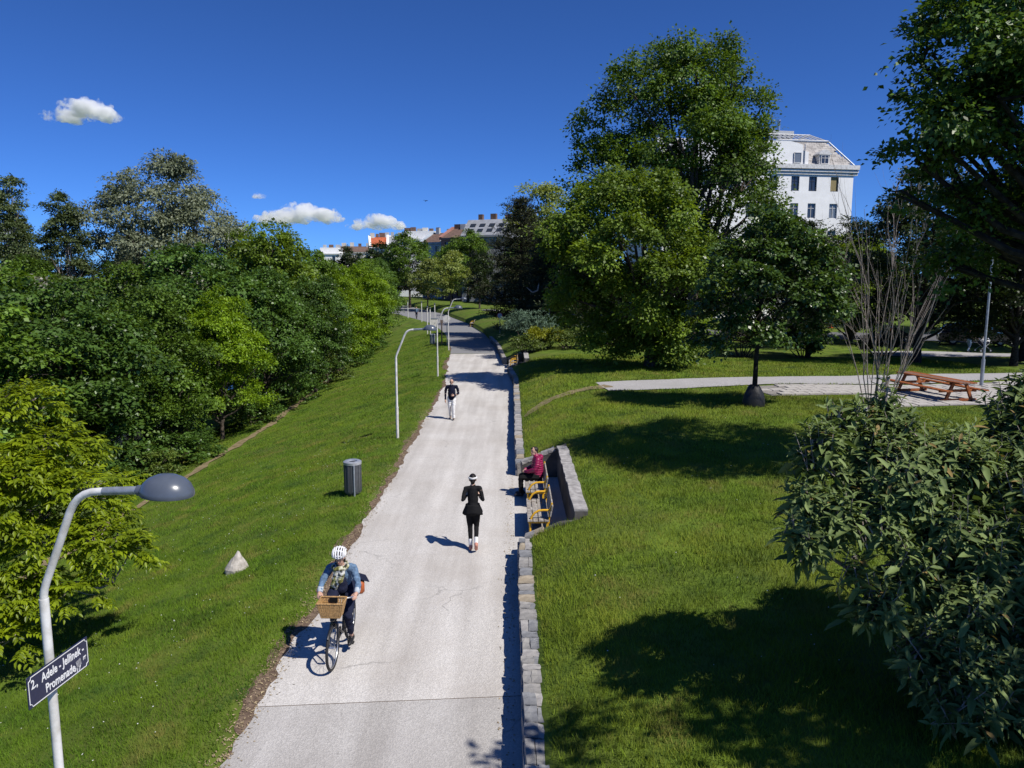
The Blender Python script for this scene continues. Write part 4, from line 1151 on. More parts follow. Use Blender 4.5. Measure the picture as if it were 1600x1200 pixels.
for i, (x, y, h, k_, lab) in enumerate([(-15.4, 24.0, -0.4, 'bush_green', 'green undergrowth shrub by the dirt path beside the ash'), (-16.0, 27.5, -0.6, 'bush_dark', 'dark undergrowth shrub at the dirt path near open water'), (-15.4, 31.0, -0.9, 'bush_green', 'leafy undergrowth shrub under the bank trees'), (-15.2, 34.2, -0.6, 'bush_dark', 'dark undergrowth under the bright lime green tree'), (-15.0, 43.0, -0.4, 'bush_dark', 'dark undergrowth under the tall dark maple'), (-14.8, 50.5, -0.2, 'bush_dark', 'dark undergrowth below the low glossy maple'), (-14.4, 59.0, 0.0, 'bush_green', 'green undergrowth between dark maple and leaning yellow green tree'), (-14.6, 68.5, 0.3, 'bush_dark', 'dark undergrowth at the base of the farther yellow green tree'), (-15.6, 80.0, 0.8, 'bush_dark', 'dark undergrowth along the belt before the bend'), (-17.2, 92.0, 1.2, 'bush_green', 'green undergrowth at the bend')]):
    plant_tree(k_, 'undergrowth_shrub', lab, x, y, h, UG, i * 1.3, 1.15, cat='shrub')

# yellow green ash with feathered leaves, lower left
def shoots_tree(name, label, cat, base, lobes, n_shoot, kind, seed, mat, bark, trunk_pts, group=None):
    rg = np.random.default_rng(seed); rq = random.Random(seed)
    lobes = np.asarray(lobes, float)
    t = thing(name, label, cat, base, 0, group)
    pr = lobes[:, 3] ** 2; pr /= pr.sum()
    li = rg.choice(len(lobes), n_shoot, p=pr)
    d = rand_dirs(rg, n_shoot); d[:, 2] = np.where(d[:, 2] < -.5, -d[:, 2], d[:, 2])
    fr = rg.uniform(0.25, 1.05, n_shoot) ** 0.6
    S = lobes[li, :3] + d * lobes[li, 3:6] * fr[:, None]
    m = MB()
    for p in trunk_pts: m.tube(p[0], p[1], 7)
    for l_ in lobes:
        p1 = Vector(l_[:3])
        src = min((Vector(q) for tp in trunk_pts for q in tp[0]), key=lambda q: (q - p1).length)
        q1, q2 = src.lerp(p1, .33) + Vector((rq.uniform(-.1, .1), rq.uniform(-.1, .1), -.10)), src.lerp(p1, .66) + Vector((rq.uniform(-.08, .08), rq.uniform(-.08, .08), -.06))
        m.tube([src, q1, q2, p1], [.026, .02, .014, .008], 5)
    Ps, Ds, Ns, Ls, Ws, Rs = [], [], [], [], [], []
    for i in range(n_shoot):
        s = Vector(S[i]); out = Vector(d[i]); c = Vector(lobes[li[i], :3])
        if kind == 'ash':
            for q in range(3):
                ax = (out * .8 + Vector((rq.gauss(0, .6), rq.gauss(0, .6), rq.uniform(-.35, .35)))).normalized()
                L = rq.uniform(.24, .40); tone = rq.random()
                side = ax.cross(Vector((0, 0, 1)));
                if side.length < .1: side = Vector((1, 0, 0))
                side.normalize()
                for j in range(6):
                    f = .2 + .8 * j / 5
                    pp = s + ax * L * f - Vector((0, 0, 1)) * (f * f * L * .28)
                    for sg in ((-1, 1) if j < 5 else (0,)):
                        dd = ax * .55 + side * sg * .9 - Vector((0, 0, .35 + rq.uniform(-.2, .3)))
                        Ps.append(pp[:]); Ds.append(dd[:]); Ns.append((rq.gauss(0, .25), rq.gauss(0, .25), 1)); Ls.append(rq.uniform(.085, .14)); Ws.append(.22); Rs.append(.6 * tone + .4 * rq.random())
            if rq.random() < .35: m.tube([c.lerp(s, .2), c.lerp(s, .6) + Vector((0, 0, -.03)), s], [.012, .009, .004], 4, cap=False)
        else:
            ax = (out * .7 + Vector((rq.gauss(0, .35), rq.gauss(0, .35), .75))).normalized()
            L = rq.uniform(.25, .5); tone = rq.random()
            a0 = rq.uniform(0, 3.14)
            u1 = ax.orthogonal().normalized(); u2 = ax.cross(u1)
            nn = 7
            for j in range(nn):
                f = j / (nn - 1)
                a = a0 + (j % 2) * 1.571
                for sg in (0, math.pi):
                    rad = u1 * math.cos(a + sg) + u2 * math.sin(a + sg)
                    up = f * 1.0 - .25
                    dd = rad + ax * up + Vector((0, 0, -.35 * (1 - f)))
                    Ps.append((s - ax * L * (1 - f))[:]); Ds.append(dd[:]); Ns.append((ax + rad * -.2)[:]); Ls.append(rq.uniform(.10, .30) * (1 - .55 * f ** 2)); Ws.append(.155); Rs.append(.92 * (.55 * tone + .45 * rq.random()) if rq.random() > .03 else .98)
            if rq.random() < .6: m.tube([c.lerp(s, .1), c.lerp(s, .55) + Vector((0, 0, -.04)), s - ax * L, s], [.013, .010, .006, .004], 4, cap=False)
    m.build('trunk' if cat == 'tree' else 'stem', bark, t, smooth=True)
    P, D, N = (norm(np.array(q)) if k else np.array(q) for k, q in enumerate((Ps, Ds, Ns)))
    L = np.array(Ls); W = L * np.array(Ws)
    Sd = norm(np.cross(D, N)); N = np.cross(Sd, D)
    # six-point leaf blade, folded along the rib and curving down
    a, b_ = (L[:, None], W[:, None])
    V = np.stack([P, P + D * a * .33 - Sd * b_ + N * b_ * .35, P + D * a * .72 - Sd * b_ * .72 + N * (b_ * .2 - a * .05), P + D * a - N * a * .16, P + D * a * .72 + Sd * b_ * .72 + N * (b_ * .2 - a * .05), P + D * a * .33 + Sd * b_ + N * b_ * .35, P + D * a * .5 - N * a * .02], 1).reshape(-1, 3)
    k = np.arange(len(P))[:, None] * 7
    F = np.concatenate([k + np.array([[0, 1, 2, 6]]), k + np.array([[6, 2, 3, 3]])[:, :4], k + np.array([[0, 6, 4, 5]])], 0)
    F4 = np.concatenate([k + np.array([[0, 6, 2, 1]]), k + np.array([[0, 5, 4, 6]])], 0)
    V2 = V
    F3 = np.concatenate([k + np.array([[6, 3, 2]]), k + np.array([[6, 4, 3]])], 0)
    T_ = np.concatenate([F4[:, [0, 1, 2]], F4[:, [0, 2, 3]], F3], 0)
    me = np_mesh('foliage', V2, T_, attr=np.repeat(np.array(Rs), 7)); me.materials.append(MATS[mat])
    link_mesh('crown' if cat == 'tree' else 'foliage', me, None, t)
    return t
b = (-11.6, 13.6, g(-11.6, 13.6) - .1)
T = lambda u, v, r, dep: lobe_at(u, v, r, dep, b, 0, rz=.6)
shoots_tree('ash_tree', 'yellow green feathery leaved ash leaning over the grass behind the street sign', 'tree', b,
            [T(20, 640, 60, 14.5), T(70, 700, 60, 14.5), T(15, 760, 80, 13.5), T(110, 770, 60, 14.0), T(60, 850, 75, 13.5), T(150, 850, 55, 13.6), T(205, 862, 38, 13.6), T(20, 930, 60, 13.0), T(110, 920, 50, 13.2), T(20, 1000, 40, 12.6), T(-60, 800, 110, 13), T(-50, 950, 80, 12.6), T(-40, 680, 80, 14.5), T(120, 700, 36, 15), T(60, 620, 28, 14.5), T(160, 800, 40, 14.5), T(190, 760, 30, 15.5)],
            900, 'ash', 501, 'leaf_ash', 'bark_pale', [([(0, 0, -.2), (.2, .1, 1.2), (.9, .0, 2.4), (1.6, .1, 3.4)], [.16, .13, .09, .05]), ([(.2, .1, 1.0), (1.4, -.2, 1.9), (2.8, -.2, 2.3), (4.2, -.1, 2.3)], [.09, .07, .045, .015]), ([(.4, .05, 1.6), (.2, .5, 3.0), (.3, .8, 4.4)], [.09, .06, .03])])
# buddleia, lower right
b = (5.5, 8.9, g(5.5, 8.9) - .1)
T = lambda u, v, r, dep: lobe_at(u, v, r, dep, b, 0)
shoots_tree('buddleia_shrub', 'large grey green long leaved shrub towering over the lawn edge', 'shrub', b,
            [T(1275, 690, 42, 8.6), T(1260, 760, 36, 8.4), T(1300, 800, 45, 8.2), T(1340, 700, 62, 8.8), T(1395, 645, 42, 9.0), T(1410, 740, 75, 8.4), T(1390, 590, 14, 9.0), T(1490, 728, 75, 8.6), T(1470, 830, 80, 8.2), T(1580, 665, 46, 9.2), T(1590, 760, 90, 8.6), T(1545, 860, 90, 8.2), T(1262, 835, 30, 8.0), T(1240, 812, 14, 8.0), T(1600, 950, 100, 8.0), T(1490, 950, 80, 7.9), T(1370, 930, 46, 7.8), T(1560, 1050, 100, 7.6), T(1660, 850, 90, 8.4), T(1640, 1060, 120, 7.6), T(1440, 1010, 55, 7.6), T(1340, 870, 20, 8), T(1330, 760, 50, 8.6), T(1370, 800, 60, 8.3), T(1400, 680, 55, 8.8), T(1310, 650, 30, 8.8), T(1340, 640, 26, 8.9), T(1420, 870, 50, 8.0), T(1600, 640, 60, 9.4), T(1640, 700, 90, 9), T(1540, 742, 85, 9.2), T(1600, 870, 90, 8.8), T(1455, 715, 52, 9.2), T(1620, 600, 36, 9.4), T(1500, 1060, 80, 7.4)],
            2300, 'buddleia', 502, 'leaf_buddleia', 'bark_pale', [([(0, 0, -.1), (-.3, -.1, .9), (-.9, -.2, 1.8), (-1.5, -.3, 2.4)], [.07, .055, .04, .02]), ([(.1, 0, -.1), (.0, -.1, 1.2), (-.1, -.1, 1.9), (-.2, -.1, 2.5)], [.07, .055, .035, .02]), ([(.1, .1, -.1), (.5, 0, 1.2), (.9, -.1, 1.9), (1.1, 0, 2.5)], [.07, .05, .035, .02]), ([(-.1, 0, 0), (-.8, -.3, .8), (-1.6, -.5, 1.5), (-2.2, -.6, 1.9)], [.05, .04, .025, .012])])
# bare twiggy shrub
bb = on_ground(1368, 640)
t = thing('bare_shrub', 'tall leafless shrub of upright pale twigs before the dark trees', 'shrub', (bb.x, bb.y, bb.z))
rq = random.Random(61)
m = MB()
def twig(p, d, L, r_, lev):
    n = 5; pts = [p]; q = p
    for i in range(n):
        d = (d + Vector((rq.gauss(0, .09), rq.gauss(0, .09), .05))).normalized()
        q = q + d * L / n; pts.append(q)
    m.tube(pts, [r_ * (1 - .75 * i / n) for i in range(n + 1)], 5, cap=False)
    if lev > 0:
        for k in range(rq.randint(2, 4)):
            i = rq.randint(1, n - 1)
            a = rq.uniform(0, 6.28)
            twig(pts[i], (d + Vector((math.cos(a), math.sin(a), .3)) * rq.uniform(.25, .5)).normalized(), L * rq.uniform(.35, .6), r_ * .5, lev - 1)
for k in range(14):
    a = rq.uniform(0, 6.28); q = rq.uniform(.04, .26)
    twig(Vector((math.cos(a) * .35, math.sin(a) * .35, -.1)), Vector((math.cos(a) * q, math.sin(a) * q, 1)).normalized(), rq.uniform(4.5, 8.0), rq.uniform(.016, .034), 2)
m.build('stem', 'bark_pale', t, smooth=True)
# ------------------------------------------------------------------ buildings
def wall_openings(m, x0, x1, z0, z1, ops, y0=0.0, th=0.4):
    """front wall in the xz plane with real openings (ops: x0,x1,z0,z1)"""
    xs = sorted({x0, x1, *[o[0] for o in ops], *[o[1] for o in ops]})
    zs = sorted({z0, z1, *[o[2] for o in ops], *[o[3] for o in ops]})
    for zi in range(len(zs) - 1):
        run = None
        for xi in range(len(xs)):
            solid = False
            if xi < len(xs) - 1:
                cx, cz = (xs[xi] + xs[xi + 1]) / 2, (zs[zi] + zs[zi + 1]) / 2
                solid = not any(o[0] < cx < o[1] and o[2] < cz < o[3] for o in ops)
            if solid and run is None: run = xs[xi]
            if not solid and run is not None:
                m.box(((run + xs[xi]) / 2, y0 + th / 2, (zs[zi] + zs[zi + 1]) / 2), (xs[xi] - run, th, zs[zi + 1] - zs[zi])); run = None
def window(t, x0, x1, z0, z1, y0, pane='glass_dark', frame='white_paint', depth=0.2, sash=True):
    w = MB(); w.box(((x0 + x1) / 2, y0 + depth, (z0 + z1) / 2), (x1 - x0, 0.03, z1 - z0))
    f = MB(); q = 0.07
    cx, cz = (x0 + x1) / 2, (z0 + z1) / 2
    yy = y0 + depth - 0.045
    f.box((x0 + q / 2, yy, cz), (q, .05, z1 - z0)); f.box((x1 - q / 2, yy, cz), (q, .05, z1 - z0))
    f.box((cx, yy, z0 + q / 2), (x1 - x0 - 2 * q, .048, q)); f.box((cx, yy, z1 - q / 2), (x1 - x0 - 2 * q, .048, q))
    if sash:
        f.box((cx, yy, cz), (q * .8, .046, z1 - z0 - 2 * q)); f.box((cx, yy + .002, z0 + (z1 - z0) * .68), (x1 - x0 - 2 * q, .04, q * .8))
    fr = f.build('window', frame, t)
    w.build('pane', pane, fr)
    return fr

# the white house: lit facade, double cornice, mansard slates, dormer, glazed roof terrace
HD = 102.0
hb = at_depth(1327, 500, HD); hx = hb.x - 0.6
hz = lambda v: at_depth(1327, v, HD).z
hs = HD / CAM_F / math.cos(CAM_PITCH)
t = thing('white_house', 'white rendered corner house with slate mansard roof above the dark trees', 'house', (hx, HD, 0), R(10))
FW = 26.0                                   # facade runs from -FW to 0
eave = hz(273); base_z = 0.2
px = lambda u: (u - 1327) * hs
ops = []
rows = [(hz(300), hz(277.5)), (hz(342), hz(319)), (hz(384), hz(361)), (hz(426), hz(403))]
colsx = [(1226, 1239), (1254.5, 1267.5), (1290, 1303)]
colsx = [(px(a), px(b)) for a, b in colsx]
colsx = [(a - 3.05 * k, b - 3.05 * k) for k in (5, 4, 3, 2, 1) for a, b in [(px(1226), px(1239))]] + colsx
for z0, z1 in rows:
    for a, b in colsx: ops.append((a, b, z0, z1))
m = MB(); wall_openings(m, -FW, 0, base_z, eave, ops, 0, .5)
m.box((-FW / 2, 7.25, (base_z + eave) / 2), (FW - .01, 13.4, eave - base_z - .02))
m.build('wall', 'plaster_white', t)
for i, (z0, z1) in enumerate(rows):
    for j, (a, b) in enumerate(colsx):
        window(t, a, b, z0, z1, 0, pane='blind_yellow' if (i == 0 and j == len(colsx) - 1) else ('glass_grey' if (i == 1 and j == len(colsx) - 1) else 'glass_dark'), frame='dark_metal' if (i == 0 and j >= 5) else 'white_paint', depth=.22, sash=not (i == 0 and j == len(colsx) - 1))
c = MB()
for (z, hh, d) in ((hz(272.5), .35, .30), (hz(268.5), .30, .45), (hz(262.5), .55, .6)):
    c.box((-FW / 2 + .2, 6.95 - d / 2, z), (FW + .4 + d * .6, 13.6 + d, hh))
c.build('cornice', 'white_paint', t)
# mansard: a sloped front made of slate courses
rz0, rz1 = hz(258), hz(218)
xe0, xe1 = px(1331), px(1301)
yb = 2.6
core = MB()
core.prism([(-FW, 0.5, rz0), (xe0 - .3, .5, rz0), (xe1 - .2, yb + .2, rz1 - .02), (-FW, yb + .2, rz1 - .02)], (0, 1, 0), 10)
rf = core.build('roof', 'roof_grey', t)
rq = random.Random(8)
NC, stone_cache = 11, {}
for k in range(NC):
    f0, f1 = k / NC, (k + 1) / NC
    zc0, zc1 = rz0 + (rz1 - rz0) * f0, rz0 + (rz1 - rz0) * f1 + .05
    yc0, yc1 = .45 + (yb - .45) * f0 - .06, .45 + (yb - .45) * f1
    xmax = xe0 + (xe1 - xe0) * (f0 + f1) / 2
    x = px(1251) - (.35 if k % 2 else 0)
    W = 0.72
    if k not in stone_cache:
        mm = MB(); mm.prism([(-W / 2 + .015, yc0 - yc0, 0), (W / 2 - .015, 0, 0), (W / 2 - .015, yc1 - yc0, zc1 - zc0), (-W / 2 + .015, yc1 - yc0, zc1 - zc0)], (0, 1, -.3), .03)
        me = mm.mesh('slate'); me.materials.append(MATS['slate']); stone_cache[k] = me
    while x < xmax - W / 2:
        o = bpy.data.objects.new('slate', stone_cache[k]); COL.objects.link(o); o.parent = rf
        o.location = (x, yc0 - rq.uniform(0, .03), zc0); x += W
m = MB()                                     # hip edge flashing, ridge band
m.tube([(xe0 - .1, .35, rz0), (xe1, yb - .1, rz1)], .10, 6)
m.box(((px(1215) + xe1) / 2, yb + .25, rz1 + .05), (xe1 - px(1215) + .3, .9, .14))
m.build('flashing', 'galvanised', t)
g_ = MB()                                    # rendered gable with arched top to the left
gx0, gx1 = -FW + 4, px(1251.5)
g_.prism([(gx0, -.05, rz0 - .02), (gx1, -.05, rz0 - .02), (gx1, -.05, hz(240)), (px(1243), -.05, hz(238)), (px(1241), -.05, hz(229)), (px(1232), -.05, hz(226)), (px(1222), -.05, hz(224)), (gx0, -.05, hz(224))], (0, 1, 0), 2.6)
g_.build('gable', 'plaster_white', t)
window(t, px(1227.5), px(1239.5), hz(257.5), hz(241), -.08, pane='glass_grey', depth=-.03, sash=False)
d_ = MB()
d_.box(((px(1270) + px(1286.5)) / 2, 1.0, (hz(258) + hz(243)) / 2), (px(1286.5) - px(1270), 1.9, hz(243) - hz(258)))
dm = d_.build('dormer', 'white_paint', t)
q = MB()
pts = [(px(1268) + (px(1288.5) - px(1268)) * k / 10, -.12, hz(243) + .12 + .5 * math.sin(math.pi * k / 10)) for k in range(11)]
q.prism([(px(1268), -.12, hz(243) - .02)] + pts + [(px(1288.5), -.12, hz(243) - .02)], (0, 1, 0), 2.0)
q.build('pediment', 'white_paint', dm)
window(t, px(1272), px(1284.5), hz(257.5), hz(244), .03, pane='glass_dark', depth=-.02)
p_ = MB()                                    # glazed terrace frame on top
zt0, zt1 = rz1 + .13, hz(201.5)
for k in range(9):
    x = px(1227) + (px(1301) - px(1227)) * k / 8
    xt = x - (px(1301) - px(1288)) * (k / 8)
    p_.tube([(x, yb + .1, zt0), (xt, yb + 2.6, zt1)], .075, 4)
for k in range(5):
    p_.tube([(px(1301) - .02, yb + .1 + k * 1.2, zt0), (px(1288), yb + 2.6 + k * 1.1, zt1)], .06, 4)
p_.tube([(px(1216), yb + 2.6, zt1), (px(1288) + .05, yb + 2.6, zt1)], .09, 4)
p_.tube([(px(1216), yb + .1, zt0 + .05), (px(1301) + .05, yb + .1, zt0 + .05)], .09, 4)
p_.tube([(px(1288), yb + 2.6, zt1), (px(1288), yb + 7.0, zt1)], .09, 4)
p_.build('terrace_frame', 'white_paint', t)
b_ = MB()
b_.box((px(1232), yb + 6.2, (zt0 + hz(210)) / 2), (6.5, 3, hz(210) - zt0)); b_.build('penthouse', 'plaster_grey', t)
for (u, v0, v1, r_, mt) in ((1237, 200, 180, .22, 'steel'), (1224, 206, 195, .42, 'galvanised')):
    m = MB(); m.tube([(px(u), yb + 3, hz(v0) - 1.0), (px(u), yb + 3, hz(v1))], r_, 10); m.lathe([(r_ * 1.25, hz(v1)), (r_ * 1.25, hz(v1) + .25), (0.01, hz(v1) + .3)], 10, (px(u), yb + 3, 0)); m.build('chimney_pipe', mt, t)
m = MB(); m.box((px(1241), yb + 3.2, hz(201)), (3.4, 1.2, .9)); m.build('chimney_base', 'plaster_grey', t)
m = MB(); m.tube([(px(1244.5), -.12, hz(262)), (px(1244.5), -.12, hz(228))], .07, 6); m.build('downpipe', 'galvanised', t)

# roofscape far behind the promenade
def far_house(name, label, u0, u1, v_eave, v_ridge, dep, rz, wall, roof, kind='gable', chim=3, depth=11.0, floors=4, skylights=0, group='houses far behind the park trees'):
    a = at_depth(u0, v_eave, dep); b = at_depth(u1, v_eave, dep)
    W = (b.x - a.x) / max(.3, math.cos(rz)); H = a.z
    hr = at_depth(u0, v_ridge, dep).z - H
    c = (a + b) / 2
    t = thing(name, label, 'house', (c.x, c.y, 0), rz, group)
    ops = []
    nw = max(2, int(W / 3.0))
    for f in range(floors):
        z1 = H - .9 - f * 3.6
        for k in range(nw):
            x = -W / 2 + (k + .5) * W / nw
            ops.append((x - .55, x + .55, z1 - 2.0, z1))
    m = MB(); wall_openings(m, -W / 2, W / 2, 0, H, ops, 0, .35)
    m.box((0, .35 + depth / 2, H / 2), (W - .02, depth, H - .02)); m.box((0, -.1, H - .12), (W + .5, .6, .4))
    m.build('wall', wall, t)
    for o_ in ops:
        q = MB(); q.box(((o_[0] + o_[1]) / 2, .26, (o_[2] + o_[3]) / 2), (1.1, .03, 2.0)); q.build('window', 'glass_dark', t)
    r_ = MB()
    if kind == 'gable':
        r_.prism([(-W / 2 - .3, -.5, H + .09), (-W / 2 - .3, depth + .7, H + .09), (-W / 2 - .3, depth / 2, H + hr)], (1, 0, 0), W + .6)
    elif kind == 'mansard':
        r_.prism([(-W / 2 - .1, -.3, H + .09), (-W / 2 - .1, depth + .6, H + .09), (-W / 2 - .1, depth - 1.2, H + hr), (-W / 2 - .1, 3.6, H + hr)], (1, 0, 0), W + .2)
    else:
        r_.box((0, depth / 2, H + hr / 2 + .1), (W * .8, depth * .7, hr))
    ro = r_.build('roof', roof, t)
    rq = random.Random(int(u0))
    if kind == 'gable':
        for s in (-1, 1):
            q = MB(); q.prism([(s * W / 2 - .35, -.6, H + .3), (s * W / 2 - .35, depth + .8, H + .3), (s * W / 2 - .35, depth / 2, H + hr + .5)], (1, 0, 0), .7); q.build('parapet', wall, ro)
    for k in range(chim):
        x = -W / 2 + (k + .6) * W / (chim + .2)
        q = MB(); q.box((x, depth / 2 + rq.uniform(-.6, .6), H + hr + .35), (rq.uniform(.9, 1.8), .8, rq.uniform(1.2, 2.2))); q.build('chimney', rq.choice(['plaster_cream', 'roof_brown', 'plaster_grey']), ro)
    for k in range(skylights):
        x = -W / 2 + (k + .8) * W / (skylights + .6)
        for f in (.3, .62):
            q = MB(); q.box((x, -.3 + 3.9 * f - .08, H + hr * f + .1), (W / skylights * .5, .08, hr * .26), rx=-math.atan2(3.9, hr)); q.build('skylight', 'glass_dark', ro)
    return t
far_house('townhouse', 'white house with a bright red tiled gable roof', 579, 611, 386, 369, 235, R(12), 'plaster_white', 'roof_red', chim=4)
far_house('townhouse', 'grey roofed house beside the red tiled one', 606, 632, 384, 368, 228, R(8), 'plaster_white', 'roof_grey', chim=2)
far_house('townhouse', 'flat topped white house with roof terrace', 622, 682, 374, 361, 215, R(-10), 'plaster_white', 'plaster_white', kind='flat', chim=6)
far_house('townhouse', 'pale blue grey house under a long brown roof', 658, 692, 379, 362, 196, R(-28), 'plaster_blue', 'roof_brown', chim=2)
far_house('townhouse', 'dark red walled house under the brown roof', 688, 726, 372, 355, 184, R(-28), 'plaster_red', 'roof_brown', chim=3)
far_house('townhouse', 'grey house with skylights in its steep metal roof', 720, 790, 368, 341, 168, R(-24), 'plaster_grey', 'roof_grey', kind='mansard', chim=3, skylights=4)
far_house('townhouse', 'grey house glimpsed between pine and locust', 790, 880, 372, 338, 150, R(-24), 'plaster_grey', 'roof_grey', kind='mansard', chim=2, skylights=3)
far_house('townhouse', 'dark flat roofed house beside the silver willow', 380, 412, 392, 380, 260, R(5), 'plaster_grey', 'roof_grey', kind='flat', chim=3)
far_house('townhouse', 'white house peeping over the upright bank trees', 495, 530, 396, 387, 270, R(0), 'plaster_white', 'plaster_white', kind='flat', chim=3)
far_house('townhouse', 'cream house with brown roof behind the bank trees', 528, 580, 394, 384, 280, R(6), 'plaster_cream', 'roof_brown', chim=4)

# ------------------------------------------------------------------ street lamps, signs, bins
LG = 'white street lamps with bent arms along the walkway'
def street_lamp(label, x, y, h=4.2, worn='white_paint', yaw=0.0, lower='worn_white_paint', far=False):
    z0 = g(x, y)
    t = thing('street_lamp', label, 'lamp', (x, y, z0), yaw, LG)
    k = h / 4.2
    m = MB(); m.tube([(0, 0, -.2), (0, 0, 1.15 * k)], .055, 12); m.build('lower_pole', lower, t, smooth=True)
    m = MB()
    m.tube([(0, 0, 1.15 * k - .01), (0, 0, 3.02 * k)], .043, 12); m.tube([(0, 0, 1.15 * k), (0, 0, 1.19 * k)], .06, 12)
    m.build('pole', 'white_paint', t, smooth=True)
    m = MB()
    pts = [(0, 0, 3.0 * k), (.004, 0, 3.06 * k), (.018, 0, 3.12 * k), (.04, 0, 3.18 * k)]
    pts += [(.04 + .30 * f, 0, (3.18 + .70 * f) * k) for f in (.25, .5, .75, 1)]
    for f in (.2, .4, .6, .8, 1.0):           # smooth bend from the slant into the level arm
        a_, b_, c_ = (.34, 3.88), (.43, 4.09), (.66, 4.092)
        pts.append(((1 - f) ** 2 * a_[0] + 2 * f * (1 - f) * b_[0] + f * f * c_[0], 0, ((1 - f) ** 2 * a_[1] + 2 * f * (1 - f) * b_[1] + f * f * c_[1]) * k))
    pts += [(.70, 0, 4.094 * k)]
    m.tube(pts, .036, 10); m.build('arm', 'white_paint', t, smooth=True)
    m = MB(); m.tube([(.69, 0, 4.094 * k), (1.06, 0, 4.115 * k)], .038, 10); m.build('arm_sleeve', 'galvanised', t, smooth=True)
    m = MB()
    M = Matrix.Rotation(R(3), 4, 'Y')
    prof = [(.001, .185), (.09, .175), (.165, .142), (.215, .095), (.243, .035), (.248, .0), (.242, -.012), (.10, -.03), (.001, -.035)]
    m.lathe(prof, 28, (1.31, 0, 4.09 * k), M=Matrix.Diagonal((1.0, .82, 1, 1)) @ M)
    m.tube([(1.03, 0, 4.11 * k), (1.20, 0, 4.125 * k)], [.05, .055], 12)
    m.build('lamp_head', 'lamp_grey', t, smooth=True)
    return t
L1 = street_lamp('white street lamp carrying the blue street name sign', -4.46, 6.9, 4.2, yaw=R(-6))
L2 = street_lamp('white street lamp beyond the dark litter bin', -4.32, 28.2, 4.2, yaw=R(-4))
p = on_ground(684, 588); street_lamp('white street lamp behind the walking person', p.x, p.y, 4.25, yaw=R(-4))
p = on_ground(701, 547); street_lamp('white street lamp beside the round sign', p.x, p.y, 4.3, yaw=R(-4))
# worn stickers on the near pole
for k, (z, a, hh) in enumerate([(.62, -100, .06), (.78, -70, .10), (.95, -110, .05), (1.08, -80, .07), (.40, -90, .09)]):
    m = MB(); m.lathe([(.0565, z), (.0565, z + hh)], 6, a0=R(a), a1=R(a + 70)); m.build('sticker', 'sticker_grey', L1)
# enamel street name sign
sg = thing('street_sign', 'dark blue enamel street name sign on the white lamp post', 'sign', (-4.375, 6.90, g(-4.46, 6.9) + 2.28), R(84))
W, Hh = .84, .31
m = MB(); m.box((0, 0, 0), (W, .012, Hh)); m.build('plate', 'sign_blue', sg, bevel=.003)
m = MB()
for (c, d) in (((0, -.0075, Hh / 2 - .014), (W - .09, .003, .007)), ((0, -.0075, -Hh / 2 + .014), (W - .09, .003, .007)), ((-W / 2 + .014, -.0075, 0), (.007, .003, Hh - .09)), ((W / 2 - .014, -.0075, 0), (.007, .003, Hh - .09))): m.box(c, d)
for sx in (-1, 1):
    for sz in (-1, 1):
        pts = [(sx * (W / 2 - .014 - .034 * math.cos(R(a))) , -.0075, sz * (Hh / 2 - .014 - .034 * math.sin(R(a)))) for a in (0, 30, 60, 90)]
        m.tube([(sx * (W / 2 - .014), -.0075, sz * (Hh / 2 - .046)), (sx * (W / 2 - .032), -.0075, sz * (Hh / 2 - .040)), (sx * (W / 2 - .040), -.0075, sz * (Hh / 2 - .032)), (sx * (W / 2 - .046), -.0075, sz * (Hh / 2 - .014))], .0035, 4)
m.build('border', 'sign_white', sg)
m = MB(); m.tube([(0, .07, -.10), (0, .012, -.10)], .02, 6); m.box((0, .02, .1), (.16, .02, .03)); m.box((0, .02, -.1), (.16, .02, .03)); m.build('bracket', 'galvanised', sg)
def lettering(parent, s, size, x, z, name='lettering', mat='sign_white', shear=0.0, y=-.0072):
    cu = bpy.data.curves.new(name, 'FONT'); cu.body = s; cu.size = size; cu.extrude = .001; cu.offset = size * .018; cu.shear = shear
    cu.resolution_u = 3
    o = bpy.data.objects.new(name, cu); COL.objects.link(o)
    dg = bpy.context.evaluated_depsgraph_get(); dg.update()
    me = bpy.data.meshes.new_from_object(o.evaluated_get(dg))
    bpy.data.objects.remove(o); bpy.data.curves.remove(cu)
    me.materials.clear()
    o = link_mesh(name, me, mat, parent)
    o.location = (x, y, z); o.rotation_euler = (R(90), 0, 0); o.scale = (.80, 1.08, 1)
    return o
lettering(sg, '2.,  Adele - Jellinek -', .112, -.375, .022)
lettering(sg, 'Promenade', .112, -.20, -.105)
m = MB(); m.box((.265, -.0085, -.055), (.07, .004, .07), ry=R(-12)); m.build('sticker', 'sticker_grey', sg)
lettering(sg, 'b j y', .07, .195, -.115, 'scribble', shear=.3)
lettering(sg, 'rr', .07, .33, -.06, 'scribble', shear=.3)

